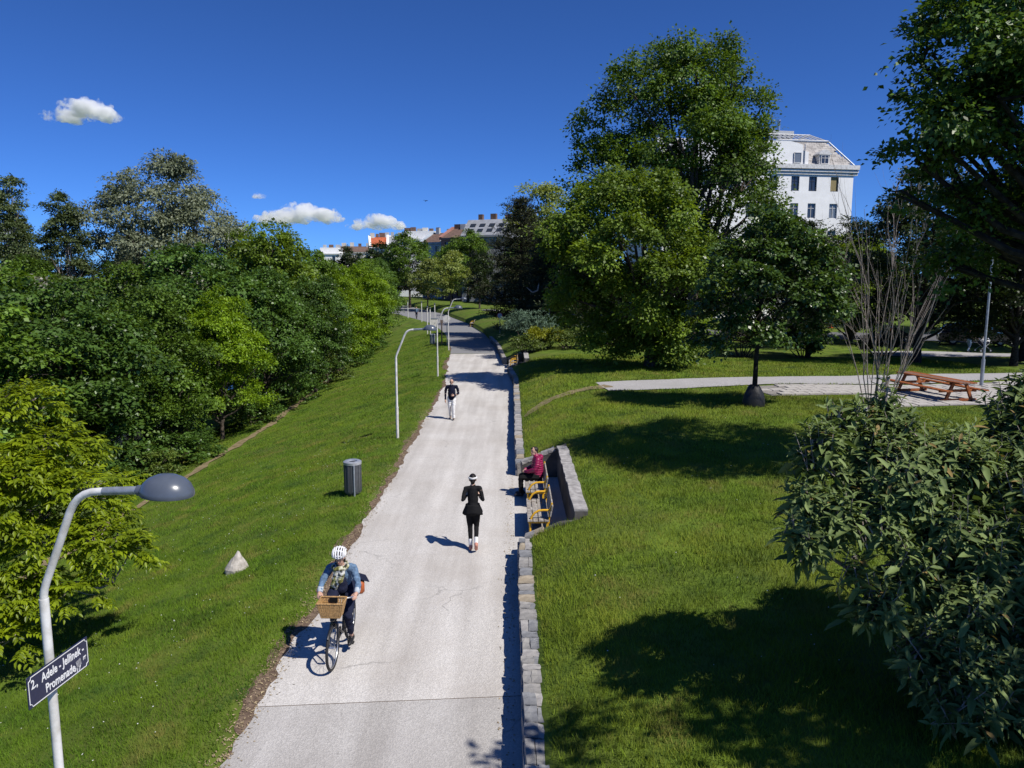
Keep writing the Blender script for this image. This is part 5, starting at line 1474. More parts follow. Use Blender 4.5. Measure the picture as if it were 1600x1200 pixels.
def litter_bin(label, p, h=.98, r_=.235, mt='bin_grey', top='bin_top', group='litter bins'):
    t = thing('litter_bin', label, 'bin', p, R(20), group)
    m = MB(); m.lathe([(.001, .07), (r_ - .01, .07), (r_, .10), (r_, h - .10), (r_ - .012, h - .10), (r_ - .012, h - .14), (.01, h - .14)], 28)
    b = m.build('body', mt, t, smooth=True)
    for k in range(14):
        a = 2 * math.pi * k / 14
        m = MB(); m.box((math.cos(a) * (r_ + .004), math.sin(a) * (r_ + .004), h / 2), (.012, .035, h - .24), rz=a); m.build('rib', mt, b)
    m = MB(); m.lathe([(r_ + .015, h - .10), (r_ + .02, h - .03), (r_ - .03, h), (r_ - .10, h - .01), (r_ - .11, h - .05)], 28); m.lathe([(r_ - .015, h - .11), (r_ + .015, h - .10)], 28); m.build('rim', top, t, smooth=True)
    m = MB(); m.tube([(.0, -r_ - .03, -.2), (.0, -r_ - .03, h * .9)], .025, 8); m.build('post', 'galvanised', t)
    m = MB(); m.lathe([(.001, .02), (r_ * .8, .02), (r_ * .8, .075)], 20); m.build('foot', 'dark_metal', t)
    return t
p = on_ground(552, 773); litter_bin('dark cylindrical litter bin with pale rim on the grass by the cyclist', p)
p = on_ground(676, 538); litter_bin('light grey litter bin beside the slim white poles', p, .95, .25, 'galvanised')
# pole with a hanging bin behind the big shrub
p = on_ground(1340, 838)
t = thing('waste_post', 'white post with a dark plastic bag bin half hidden by the large shrub', 'bin', p)
m = MB(); m.tube([(0, 0, -.2), (0, 0, 2.4)], .035, 10); m.build('post', 'white_paint', t, smooth=True)
m = MB(); m.lathe([(.001, .18), (.20, .2), (.25, .4), (.25, .72), (.22, .78), (.20, .76)], 16, (-.1, -.2, 0)); m.build('bag', 'bag_blue', t, smooth=True)
m = MB(); m.torus((-.1, -.2, .77), .24, .015, 'Z'); m.build('hoop', 'steel', t, smooth=True)
# far slim poles
PGp = 'slim white poles at the promenade bend'
for i, (u, v0, v1, lab) in enumerate([(609, 487, 468, 'slim pole at the outer curve of the bend'), (637.5, 497, 471, 'slim white pole on the edge of the far asphalt'), (659, 503, 473, 'slim white pole near the distant person'), (668, 522, 481, 'first of two close white poles behind the light grey bin'), (672.5, 527, 483, 'second of two close white poles behind the light grey bin'), (679.5, 505, 476, 'slim white pole behind the round sign')]):
    p = on_ground(u, v0); dep = p.y; hh = at_depth(u, v1, dep).z - p.z
    t = thing('slim_pole', lab, 'pole', p, 0, PGp)
    m = MB(); m.tube([(0, 0, -.2), (0, 0, hh)], .06, 8); m.build('shaft', 'white_paint', t, smooth=True)
    m = MB(); m.lathe([(.065, hh - .02), (.10, hh + .03), (.09, hh + .16), (.001, hh + .22)], 10); m.build('cap', 'lamp_grey', t, smooth=True)
def round_sign(label, u, v_base, v_c, rad, face, ring=None, yaw=0.0, post='galvanised'):
    p = on_ground(u, v_base); zc = at_depth(u, v_c, p.y).z - p.z
    t = thing('round_sign', label, 'sign', p, yaw, 'round traffic signs in the park')
    m = MB(); m.tube([(0, 0.03, -.2), (0, 0.03, zc + rad)], .035, 8); m.build('post', post, t)
    m = MB(); m.lathe([(.001, -.004), (rad, -.004), (rad, .004), (.001, .004)], 28, (0, 0, zc), M=Matrix.Rotation(R(90), 4, 'X')); d = m.build('disc', face, t)
    if ring:
        m = MB(); m.lathe([(rad * .78, -.006), (rad, -.006), (rad, .006), (rad * .78, .006)], 28, (0, -.003, zc), M=Matrix.Rotation(R(90), 4, 'X')); m.build('ring', ring, d)
    return t
round_sign('pale round sign plate standing before the promenade bend', 698.5, 541, 498, .32, 'worn_white_paint')
round_sign('red ringed round sign beside the junipers', 781, 520, 493, .28, 'worn_white_paint', 'sign_red')
p = on_ground(690.5, 537); t = thing('marker_post', 'slim rust brown post next to the pale round sign', 'post', p)
m = MB(); m.tube([(0, 0, -.1), (0, 0, 1.9)], .06, 8); m.build('shaft', 'shoe_brown', t); m = MB(); m.box((0, 0, 2.0), (.24, .05, .3)); m.build('plate', 'shoe_brown', t)
p = on_ground(678, 511); t = thing('utility_box', 'small white utility cabinet on the far asphalt edge', 'cabinet', p)
m = MB(); m.box((0, 0, .5), (.9, .4, 1.0)); m.build('body', 'worn_white_paint', t, bevel=.02); m = MB(); m.box((0, 0, 1.03), (.98, .48, .06)); m.build('roof', 'galvanised', t); m = MB(); m.box((.15, -.21, .5), (.02, .03, .12)); m.build('handle', 'dark_metal', t)
# globe lamps
def globe_lamp(label, p, h, r_=.2):
    t = thing('globe_lamp', label, 'lamp', p, 0, 'park lamps with globe heads')
    m = MB(); m.tube([(0, 0, -.2), (0, 0, h - r_)], .045, 10); m.tube([(0, 0, 0), (0, 0, .6)], .07, 10); m.build('pole', 'galvanised', t, smooth=True)
    m = MB(); m.lathe([(.06, h - r_ - .06), (.09, h - r_ + .0), (.10, h - r_ + .05)], 14); m.build('collar', 'dark_metal', t)
    m = MB(); m.ell((0, 0, h), (r_, r_, r_), sub=3); m.build('globe', 'globe', t, smooth=True)
p = at_depth(858, 500, 62); p.z = g(p.x, p.y); globe_lamp('globe lamp standing behind the blue green junipers', p, at_depth(858, 474, 62).z - p.z, .26)
p = on_ground(1533, 604); 
t = thing('lamp_post', 'tall grey lamp post by the picnic table under dark trees', 'lamp', p)
m = MB(); m.tube([(0, 0, -.2), (0, 0, 1.2)], .075, 10); m.tube([(0, 0, 1.19), (0, 0, 5.6)], .05, 10); m.build('pole', 'galvanised', t, smooth=True)
m = MB(); m.tube([(0, 0, 5.55), (.1, 0, 5.9), (.6, 0, 6.05)], .035, 8); m.build('arm', 'galvanised', t, smooth=True)
m = MB(); m.ell((.85, 0, 6.05), (.3, .14, .08)); m.build('lamp_head', 'lamp_grey', t, smooth=True)

# boulder on the bank
p = on_ground(370, 891)
bm = bmesh.new(); bmesh.ops.create_icosphere(bm, subdivisions=3, radius=1)
for v in bm.verts:
    f = 1 + .10 * mnoise.noise(v.co * 2.2) + .05 * mnoise.noise(v.co * 6)
    k = max(.12, 1 - max(0, v.co.z) * .80)
    v.co = Vector((v.co.x * .25 * k * f + .05 * max(0, v.co.z), v.co.y * .22 * k * f, max(v.co.z, -.4) * .38 * f))
me = bpy.data.meshes.new('boulder'); bm.to_mesh(me); bm.free()
noise_mat('limestone', (0.36, 0.33, 0.29), (0.62, 0.58, 0.53), scale=6, rough=.9, bump=.6, bscale=14, c3=(.2, .18, .15), scale3=5)
o = link_mesh('boulder', me, 'limestone'); o.location = p + Vector((0, 0, .06)); o.rotation_euler = (0, 0, .4)
tag(o, 'pale pointed boulder lying on the grass bank', 'boulder')
# black watering bag round the small tree's trunk
t = thing('tree_bag', 'black bag wrapped round the foot of the small lawn tree', 'bag', (tb.x - .03, tb.y - .05, tb.z))
m = MB(); m.lathe([(.40, -.05), (.42, .15), (.36, .45), (.24, .70), (.17, .80), (.14, .78)], 14, M=Matrix.Diagonal((1, .85, 1, 1)))
for v in m.bm.verts: v.co += Vector((1, 1, .5)) * .05 * mnoise.noise(v.co * 5)
m.build('skirt', 'bag_black', t, smooth=True)
m = MB(); m.torus((0, 0, .78), .15, .02, 'Z', 16, 6); m.build('tie', 'bag_black', t, smooth=True)

# ------------------------------------------------------------------ benches
def bench(label, x, y, L=1.75):
    """yellow tube frames, grey planks; sits facing -x"""
    t = thing('bench', label, 'bench', (x, y, .012), 0, 'yellow framed park benches')
    for s in (-1, 1):
        yy = s * (L / 2 - .10)
        m = MB()                                          # hoop: front foot up, arm curving back to the backrest
        m.tube([(-.20, yy, -.05), (-.20, yy, .38), (-.17, yy, .50), (-.10, yy, .60), (.0, yy, .655), (.10, yy, .665), (.26, yy, .665)], .027, 10)
        m.tube([(.26, yy, .64), (.265, yy, .72)], .03, 8)
        m.build('arm', 'yellow_paint', t, smooth=True)
        m = MB(); m.box((.0, yy, .385), (.50, .05, .05)); m.box((.20, yy, .20), (.05, .045, .42)); m.tube([(.22, yy, .37), (.255, yy, .60), (.30, yy, .84)], .022, 8)
        m.build('leg', 'yellow_paint', t, smooth=True)
    for k in range(4):
        m = MB(); m.box((-.205 + k * .128, 0, .435), (.112, L, .042)); m.build('seat_plank', 'grey_wood', t, bevel=.006)
    for k in range(2):
        m = MB(); m.box((.272 + k * .028, 0, .60 + k * .14), (.035, L, .125), ry=R(11)); m.build('back_plank', 'grey_wood', t, bevel=.006)
    m = MB(); m.box((-.02, 0, .16), (.26, L - .1, .035)); m.build('low_shelf', 'grey_wood', t, bevel=.005)
    return t
BX = .62
bench('empty yellow framed bench with grey planks in the wall bay', BX, 17.75)
bench('yellow framed bench with the seated person in the wall bay', BX, 20.15)
bx2 = float(xr(49.5)) + .48
bench('shaded yellow framed bench in the far bay', bx2, 48.6)
bench('second shaded yellow framed bench in the far bay', bx2, 50.9)
p = on_ground(738, 510); o = bench('weathered bench beside the kerb at the bend', p.x, p.y, 2.2); o.location.z = p.z

# picnic table
p = Vector((16.9, 30.2, g(16.9, 30.2) + .04))
t = thing('picnic_table', 'orange brown wooden picnic table with attached benches on the paved place', 'picnic table', p, R(-80))
Lt = 3.6
for k in range(5):
    m = MB(); m.box((0, (k - 2) * .155, .75), (Lt, .142, .045)); m.build('top_plank', 'worn_wood' if k in (1, 2) else 'red_wood', t, bevel=.006)
for s in (-1, 1):
    for k in range(2):
        m = MB(); m.box((0, s * (.70 + k * .15), .45), (Lt, .135, .045)); m.build('seat_plank', 'red_wood', t, bevel=.006)
    for e in (-1, 1):
        m = MB(); m.box((e * 1.35, s * .42, .36), (.09, .10, .86), rx=R(24) * s); m.build('leg', 'red_wood', t)
for e in (-1, 1):
    m = MB(); m.box((e * 1.28, 0, .40), (.045, 1.62, .10)); m.build('cross_beam', 'red_wood', t); m = MB(); m.box((e * 1.28, 0, .695), (.045, .74, .09)); m.build('top_beam', 'red_wood', t)
    m = MB(); m.box((e * 1.35, 0, .05), (.09, 1.5, .09)); m.build('foot_beam', 'red_wood', t)

# traffic cones
for i, (u, v, lab) in enumerate([(1297, 513, 'orange and white traffic cone on the street behind the small glossy tree'), (1392, 518, 'orange and white traffic cone behind the bare shrub')]):
    p = on_ground(u, v)
    t = thing('traffic_cone', lab, 'cone', p + Vector((0, 0, .05)), 0, 'traffic cones on the street')
    m = MB(); m.box((0, 0, .03), (.5, .5, .06)); m.build('base', 'cone_orange', t)
    for a, b, c1, c2, mt in ((.06, .35, .19, .145, 'cone_orange'), (.35, .55, .145, .11, 'white_paint'), (.55, .75, .11, .08, 'cone_orange'), (.75, .88, .08, .06, 'white_paint'), (.88, 1.0, .06, .035, 'cone_orange')):
        m = MB(); m.lathe([(c1, a), (c2, b)], 16); m.build('band', mt, t, smooth=True)

# cars
def car(label, p, yaw, L=4.7, W=1.86, H=1.66):
    t = thing('parked_car', label, 'car', p, yaw, 'dark cars parked at the street')
    hl = L / 2
    low = [(-hl, .35), (-hl + .05, .80), (-hl + .25, 1.02), (-hl * .55, 1.05), (hl * .42, 1.02), (hl * .80, .92), (hl * .97, .72), (hl, .45), (hl * .96, .28), (-hl * .96, .28)]
    m = MB(); m.prism([(x, -W / 2, z) for x, z in low], (0, 1, 0), W); body = m.build('body', 'car_black', t, bevel=.05, smooth=True)
    cab = [(-hl * .93, 1.03), (-hl * .80, H - .12), (-hl * .55, H), (hl * .05, H - .02), (hl * .20, H - .10), (hl * .50, 1.01)]
    m = MB(); m.prism([(x, -W / 2 + .12, z) for x, z in cab], (0, 1, 0), W - .24); m.build('cabin', 'car_black', t, bevel=.05, smooth=True)
    for s in (-1, 1):
        yy = s * (W / 2 - .115)
        for a in ([(-hl * .82, 1.08), (-hl * .72, H - .17), (-hl * .42, H - .12), (-hl * .40, 1.08)], [(-hl * .37, 1.08), (-hl * .38, H - .12), (hl * .02, H - .13), (hl * .04, 1.08)], [(hl * .07, 1.08), (hl * .05, H - .15), (hl * .18, H - .2), (hl * .40, 1.08)]):
            m = MB(); m.prism([(x, yy, z) for x, z in a], (0, s, 0), .012); m.build('side_window', 'glass_dark', t)
        for e in (-1, 1):
            w = MB(); w.torus((e * hl * .62, s * (W / 2 - .12), .34), .25, .095, 'Y', 24, 8); wh = w.build('wheel', 'rubber', t, smooth=True)
            w = MB(); w.lathe([(.001, .02), (.19, .01), (.20, -.03)], 16, (e * hl * .62, s * (W / 2 - .03), .34), M=Matrix.Rotation(R(-90 * s), 4, 'X')); w.build('rim', 'steel', wh, smooth=True)
        m = MB(); m.ell((hl * .90, s * (W / 2 - .24), .74), (.14, .20, .08), sub=2); m.build('headlight', 'headlight', t, smooth=True)
        m = MB(); m.ell((hl * .18, s * (W / 2 + .06), 1.08), (.08, .10, .07), sub=2); m.build('mirror', 'car_black', t, smooth=True)
    m = MB(); m.prism([(hl * .205, -W / 2 + .22, H - .13), (hl * .205, W / 2 - .22, H - .13), (hl * .485, W / 2 - .18, 1.06), (hl * .485, -W / 2 + .18, 1.06)], (.6, 0, .8), .012); m.build('windscreen', 'glass_grey', t)
    m = MB(); m.box((hl - .0, 0, .50), (.03, .52, .11)); m.build('number_plate', 'sign_white', t)
    return t
p = at_depth(1522, 540, 60); car('black estate car at the kerb with the stroller passing', Vector((p.x, p.y, g(p.x, p.y) + .05)), R(-22), 5.2)
p = at_depth(1596, 520, 70); car('dark car mostly hidden behind the black estate car', Vector((p.x, p.y, g(p.x, p.y) + .05)), R(160))
# bird
bp = at_depth(665, 314, 90)
t = thing('bird', 'small dark bird flying over the far roofs', 'bird', bp, .6)
m = MB(); m.tube([(0, -.16, 0), (0, -.05, .0), (0, .08, .0), (0, .18, .02)], [.02, .055, .05, .015], 8)
for s in (-1, 1): m.prism([(0, .06, 0), (s * .16, .10, .10), (s * .34, -.02, .04), (s * .14, -.05, .06), (0, -.05, 0)], (0, 0, 1), .008)
m.build('body', 'black_paint', t, smooth=True)
# ------------------------------------------------------------------ people
def solid(name, prims, mat, voxel=.012, parent=None, smooth_it=4, post=None, wr=None):
    """one continuous surface grown round tapered chains and ellipsoids"""
    if wr is None: wr = {'running_top': .007, 'leggings': .004, 'jumper': .014, 'trousers': .014, 'denim_jacket': .014, 'jacket': .012, 'scarf': .012, 'shirt': .01}.get(name, 0)
    m = MB()
    for pr in prims:
        if pr[0] == 'c':                      # chain of (point, radius)
            ch = [(Vector(p), r_) for p, r_ in pr[1]]
            for p, r_ in ch: m.ell(p, (r_, r_, r_), sub=2)
            for (p, a), (q, b) in zip(ch[:-1], ch[1:]):
                if (q - p).length > 1e-4: m.tube([p, q], [a, b], 12)
        else:                                 # ellipsoid: centre, radii, optional euler
            rot = None
            if len(pr) > 3:
                from mathutils import Euler
                rot = Euler(pr[3]).to_matrix()
            m.ell(pr[1], pr[2], rot, sub=3)
    me0 = m.mesh('tmp')
    o = bpy.data.objects.new('tmp', me0); COL.objects.link(o)
    rm = o.modifiers.new('r', 'REMESH'); rm.mode = 'VOXEL'; rm.voxel_size = voxel; rm.use_smooth_shade = True
    sm = o.modifiers.new('s', 'SMOOTH'); sm.factor = .5; sm.iterations = smooth_it
    dg = bpy.context.evaluated_depsgraph_get(); dg.update()
    me = bpy.data.meshes.new_from_object(o.evaluated_get(dg))
    bpy.data.objects.remove(o); bpy.data.meshes.remove(me0)
    me.name = name
    if wr:                                    # cloth folds
        nrm = [v.normal.copy() for v in me.vertices]; cos = [v.co.copy() for v in me.vertices]
        for k_, co in enumerate(cos):
            q = Vector((co.x * 9, co.y * 9, co.z * 17))
            cos[k_] = co + nrm[k_] * wr * (mnoise.fractal(q, .9, 2, 3) * .8 + abs(mnoise.noise(q * .6)) * 1.2 - .3)
        me.vertices.foreach_set('co', np.array([c[:] for c in cos], np.float32).ravel()); me.update()
    if post:
        for v in me.vertices: v.co = post(v.co)
    return link_mesh(name, me, mat, parent)

def hand(wrist, fwd, palm_n, side, s=1.0, curl=.5):
    """palm and five fingers; fwd = along the hand, palm_n = out of the palm, side = toward the thumb"""
    w, f, n, sd = Vector(wrist), Vector(fwd).normalized(), Vector(palm_n).normalized(), Vector(side).normalized()
    out = [('c', [(w, .026 * s), (w + f * .045 * s, .030 * s), (w + f * .085 * s, .030 * s)])]
    for k, (o, L) in enumerate(((.030, .070), (.010, .080), (-.010, .075), (-.029, .058))):
        b = w + f * .09 * s + sd * o * s
        p1 = b + (f * (1 - .5 * curl) + n * curl * .6).normalized() * L * .5 * s
        p2 = p1 + (f * (1 - 1.3 * curl) + n * curl * 1.1).normalized() * L * .5 * s
        out.append(('c', [(b, .0105 * s), (p1, .0095 * s), (p2, .0085 * s)]))
    b = w + f * .03 * s + sd * .03 * s
    out.append(('c', [(b, .014 * s), (b + (sd * .7 + f * .7 + n * .3) * .035 * s, .011 * s), (b + (sd * .7 + f * 1.1 + n * .7) * .06 * s, .009 * s)]))
    return out

def head(c, yaw=0.0, pitch=0.0, s=1.0):
    """head prims with nose, ears, chin, brow; faces +y before yaw/pitch"""
    M = Matrix.Rotation(yaw, 3, 'Z') @ Matrix.Rotation(-pitch, 3, 'X')
    c = Vector(c)
    P = lambda x, y, z: tuple(c + M @ Vector((x, y, z)) * s)
    e = M.to_euler()
    er = (e.x, e.y, e.z)
    pr = [('e', P(0, 0, .02), (.076 * s, .096 * s, .105 * s), er), ('e', P(0, .03, -.055), (.056 * s, .060 * s, .065 * s), er), ('c', [(P(0, .092, .01), .010 * s), (P(0, .112, -.022), .013 * s)]), ('e', P(0, .072, -.092), (.025 * s, .022 * s, .020 * s), er),
          ('e', P(.077, -.005, -.01), (.012 * s, .022 * s, .034 * s), er), ('e', P(-.077, -.005, -.01), (.012 * s, .022 * s, .034 * s), er), ('e', P(0, .082, .038), (.05 * s, .018 * s, .012 * s), er)]
    return pr, P
def face(t, P, lips='lip'):
    for sx in (-1, 1):
        m = MB(); m.ell(P(sx * .030, .0865, .014), (.012, .008, .008), sub=2); m.build('eye', 'eye_dark', t, smooth=True)
        m = MB(); m.tube([P(sx * .014, .095, .034), P(sx * .032, .093, .040), P(sx * .050, .080, .035)], .005, 6); m.build('eyebrow', 'hair_dark', t, smooth=True)
    m = MB(); m.tube([P(-.022, .088, -.062), P(0, .097, -.060), P(.022, .088, -.062)], [.003, .007, .003], 6); m.build('mouth', lips, t, smooth=True)

def shoe(ank, toe_dir, mat, t, name='shoe', L=.25):
    a, d = Vector(ank), Vector(toe_dir).normalized()
    dn = Vector((0, 0, -1)) if abs(d.z) < .5 else (Vector((0, 0, -1)) - d * d.dot(Vector((0, 0, -1)))).normalized()
    h = a + dn * .055
    return solid(name, [('c', [(a - d * .01 + dn * .01, .046), (h - d * .045, .042)]), ('c', [(h - d * .05, .040), (h + d * .06, .042), (h + d * .13, .041), (h + d * .165, .030)])], mat, .010, t)

def person(label, loc, rz, cat='person', group='people in the park'):
    return thing('person', label, cat, loc, rz, group)

# --- jogger, running away, jacket tied round the hips
t = person('jogger in black running along the walkway with white headband and socks', (-.86, 16.22, .012), R(3))
hd, P = head((0, .11, 1.575), 0, R(-6))
LA, RA = (-.055, -.02, .105), (.065, -.20, .20)
legs = [[((-.085, 0, .93), .095), ((-.075, .05, .72), .080), ((-.065, .06, .50), .058), ((-.06, .02, .33), .052), (LA, .036)], [((.085, 0, .93), .095), ((.08, .07, .72), .080), ((.075, .09, .51), .058), ((.07, -.04, .37), .052), (RA, .036)]]
arms = [[((s * .152, .05, 1.385), .052), ((s * .190, -.02, 1.28), .045), ((s * .222, -.09, 1.165), .039), ((s * .190, .04, 1.155), .035), ((s * .130, .17, 1.20), .029)] for s in (-1, 1)]
torso = [('c', [((0, 0, .95), .135), ((0, .02, 1.08), .115), ((0, .05, 1.24), .122), ((0, .06, 1.34), .115)]), ('c', [((-.125, .05, 1.385), .058), ((.125, .05, 1.385), .058)]), ('c', [((0, .06, 1.38), .07), ((0, .085, 1.48), .052), ((0, .10, 1.53), .05)])]
bp_ = hd + [(k, [(p, r_ * .9) for p, r_ in c]) for k, c in torso] + [('c', [(p, r_ * .88) for p, r_ in c]) for c in legs + arms]
for s in (-1, 1): bp_ += hand((s * .128, .175, 1.202), (-.1 * s, .9, .25), (-s, 0, 0), (0, 0, 1), 1.0, .8)
solid('body', bp_, 'skin_pale', .009, t)
face(t, P)
solid('running_top', [torso[0], torso[1], ('c', [((0, .06, 1.38), .078), ((0, .08, 1.44), .058)])] + [('c', c) for c in arms], 'black_cloth', .011, t)
solid('leggings', [('c', [((0, 0, .98), .135), ((0, -.005, .92), .145)])] + [('c', c[:-1] + [((Vector(c[-2][0]) * .55 + Vector(c[-1][0]) * .45), .044)]) for c in legs], 'black_cloth', .011, t)
for c in legs:
    a, b = Vector(c[-2][0]), Vector(c[-1][0])
    solid('sock', [('c', [(a.lerp(b, .42), .049), (a.lerp(b, .75), .045), (b, .043)])], 'sock_white', .009, t)
shoe(LA, (0, 1, -.05), 'shoe_pink', t); shoe(RA, (0, .75, -.75), 'shoe_pink', t)
m = MB()                                       # jacket skirt flaring over the hips
n = 32
rings = []
for z, rr in ((1.05, .136), (1.0, .146), (.94, .168), (.88, .190), (.84, .200)):
    rings.append([m.bm.verts.new(Vector((math.sin(a) * rr * (1.12 + .06 * math.sin(a * 7)), -math.cos(a) * rr * .85 + .0, z + .025 * math.cos(a * 3) * (1.06 - z) * 4))) for a in np.linspace(-2.45, 2.45, n)])
for i in range(len(rings) - 1):
    for k in range(n - 1): m.bm.faces.new((rings[i][k], rings[i][k + 1], rings[i + 1][k + 1], rings[i + 1][k]))
sk = m.build('tied_jacket', 'black_cloth', t, smooth=True)
sk.modifiers.new('s', 'SOLIDIFY').thickness = .012
solid('hair', [('e', P(0, -.012, .035), (.083, .098, .100)), ('e', P(0, -.075, .085), (.042, .042, .042)), ('c', [(P(0, -.06, -.02), .06), (P(0, -.06, -.06), .045)])], 'hair_dark', .009, t, post=None)
m = MB(); m.torus(P(0, -.008, .045), .091, .017, 'Z', 32, 8, M=Matrix.Diagonal((.95, 1.12, 1.3, 1))); m.build('headband', 'sock_white', t, smooth=True)

# --- walking man: navy jumper, white trousers, coming toward the bridge
t = person('balding person in navy jumper and white trousers walking on the walkway', (-2.55, 31.85, .012), R(180))
hd, P = head((0, .02, 1.60), R(4), R(4))
LA, RA = (-.085, .16, .11), (.08, -.20, .14)
legs = [[((-.095, 0, .93), .105), ((-.09, .08, .70), .088), ((-.085, .14, .49), .068), (LA, .050)], [((.095, 0, .93), .105), ((.09, .04, .70), .088), ((.085, .02, .49), .068), (RA, .050)]]
armR = [((.20, 0, 1.40), .066), ((.25, -.02, 1.25), .056), ((.27, -.04, 1.10), .048), ((.265, .03, .86), .036)]
armL = [((-.20, 0, 1.40), .066), ((-.26, -.03, 1.25), .056), ((-.28, -.02, 1.10), .048), ((-.13, .21, 1.05), .036)]
torso = [('c', [((0, 0, .95), .15), ((0, .03, 1.08), .165), ((0, .03, 1.24), .16), ((0, .01, 1.36), .14)]), ('c', [((-.16, 0, 1.40), .075), ((.16, 0, 1.40), .075)]), ('c', [((0, 0, 1.40), .08), ((0, .01, 1.52), .062)])]
bp_ = hd + [(k, [(p, r_ * .9) for p, r_ in c]) for k, c in torso] + [('c', [(p, r_ * .85) for p, r_ in c]) for c in legs + [armR, armL]]
bp_ += hand((.265, .04, .85), (0, .15, -1), (-1, 0, 0), (0, 1, 0), 1.05, .35) + hand((-.125, .215, 1.05), (1, .3, .05), (0, -1, 0), (0, .2, 1), 1.05, .6)
solid('body', bp_, 'skin', .009, t); face(t, P)
solid('jumper', torso[:2] + [('c', [((0, 0, 1.40), .088), ((0, .005, 1.47), .072)]), ('c', [((0, .01, .93), .155), ((0, .01, .98), .158)])] + [('c', c) for c in (armR, armL)], 'dark_navy_knit', .011, t)
solid('trousers', [('c', [((0, 0, .96), .148), ((0, 0, .90), .15)])] + [('c', c[:-1] + [((Vector(c[-1][0]) + Vector((0, -.005, .0))), .064)]) for c in legs], 'white_cloth', .011, t)
shoe(LA, (0, 1, .12), 'shoe_brown', t); shoe(RA, (0, .9, -.4), 'shoe_brown', t)
solid('hair', [('e', P(0, -.045, -.005), (.081, .062, .055)), ('e', P(.07, -.02, .0), (.014, .04, .03)), ('e', P(-.07, -.02, .0), (.014, .04, .03))], 'hair_dark', .008, t)
solid('beard', [('c', [(P(-.045, .055, -.07), .016), (P(-.02, .078, -.098), .020), (P(.02, .078, -.098), .020), (P(.045, .055, -.07), .016)])], 'hair_grey', .007, t)
m = MB()
for sx in (-1, 1): m.torus(P(sx * .032, .10, .014), .021, .0028, 'Y', 14, 5); m.tube([P(sx * .053, .095, .016), P(sx * .078, .0, .012)], .0028, 5)
m.tube([P(-.011, .10, .016), P(.011, .10, .016)], .0028, 5); m.build('glasses', 'dark_metal', t)

# --- seated woman in a puffer jacket
t = person('person in magenta puffer jacket and black trousers sitting on the bench', (BX + .02, 20.42, .012), R(90))
hd, P = head((0, .03, 1.255), R(38), R(-2))
LA, RA = (-.11, .40, .115), (.10, .36, .115)
legs = [[((-.095, -.05, .555), .105), ((-.105, .18, .56), .090), ((-.11, .40, .545), .070), ((-.11, .41, .33), .058), (LA, .045)], [((.095, -.05, .555), .105), ((.105, .18, .56), .090), ((.105, .39, .545), .070), ((.10, .38, .33), .058), (RA, .045)]]
armR = [((.19, -.06, 1.06), .075), ((.245, -.04, .92), .072), ((.255, .02, .80), .066), ((.14, .20, .74), .052), ((.06, .27, .73), .045)]
armL = [((-.19, -.06, 1.06), .075), ((-.245, -.04, .92), .072), ((-.255, .02, .80), .066), ((-.14, .20, .72), .052), ((-.06, .27, .71), .045)]
torso = [('c', [((0, -.06, .58), .165), ((0, -.06, .72), .165), ((0, -.06, .88), .165), ((0, -.06, 1.0), .150)]), ('c', [((-.15, -.06, 1.06), .085), ((.15, -.06, 1.06), .085)]), ('c', [((0, -.05, 1.06), .08), ((0, .0, 1.17), .058)])]
bp_ = hd + [(k, [(p, r_ * .88) for p, r_ in c]) for k, c in torso] + [('c', [(p, r_ * .8) for p, r_ in c]) for c in legs + [armR, armL]]
bp_ += hand((.055, .275, .73), (-1, .3, -.1), (0, -.3, -1), (0, 1, 0), .95, .5) + hand((-.055, .275, .71), (1, .3, -.1), (0, -.3, -1), (0, 1, 0), .95, .5)
solid('body', bp_, 'skin', .009, t); face(t, P)
def puff(co):
    k = math.sin(co.z * 2 * math.pi / .062)
    f = 1 + .035 * k
    cx = 0.0 if abs(co.x) < .17 else math.copysign(.24, co.x)
    return Vector((cx + (co.x - cx) * (1 + .07 * k if cx else f), -.06 + (co.y + .06) * f if not cx else co.y, co.z))
solid('puffer_jacket', torso[:2] + [('c', [((0, -.05, 1.07), .10), ((0, -.02, 1.12), .085)]), ('e', (0, -.15, 1.10), (.13, .07, .075))] + [('c', [(p, r_ * 1.05) for p, r_ in c]) for c in (armR, armL)], 'puffer', .010, t, 3, puff)
solid('trousers', [('c', c) for c in legs] + [('c', [((-.08, -.05, .56), .11), ((.08, -.05, .56), .11)])], 'black_cloth', .011, t)
shoe(LA, (-.1, 1, 0), 'shoe_black', t); shoe(RA, (.1, 1, 0), 'shoe_black', t)
solid('hair', [('e', P(0, -.02, .045), (.088, .098, .088)), ('c', [(P(-.07, -.02, .01), .03), (P(.07, -.02, .01), .03)]), ('c', [(P(0, -.07, .0), .055), (P(0, -.06, -.05), .045)]), ('e', P(.02, .07, .085), (.05, .03, .025))], 'hair_dark', .009, t)

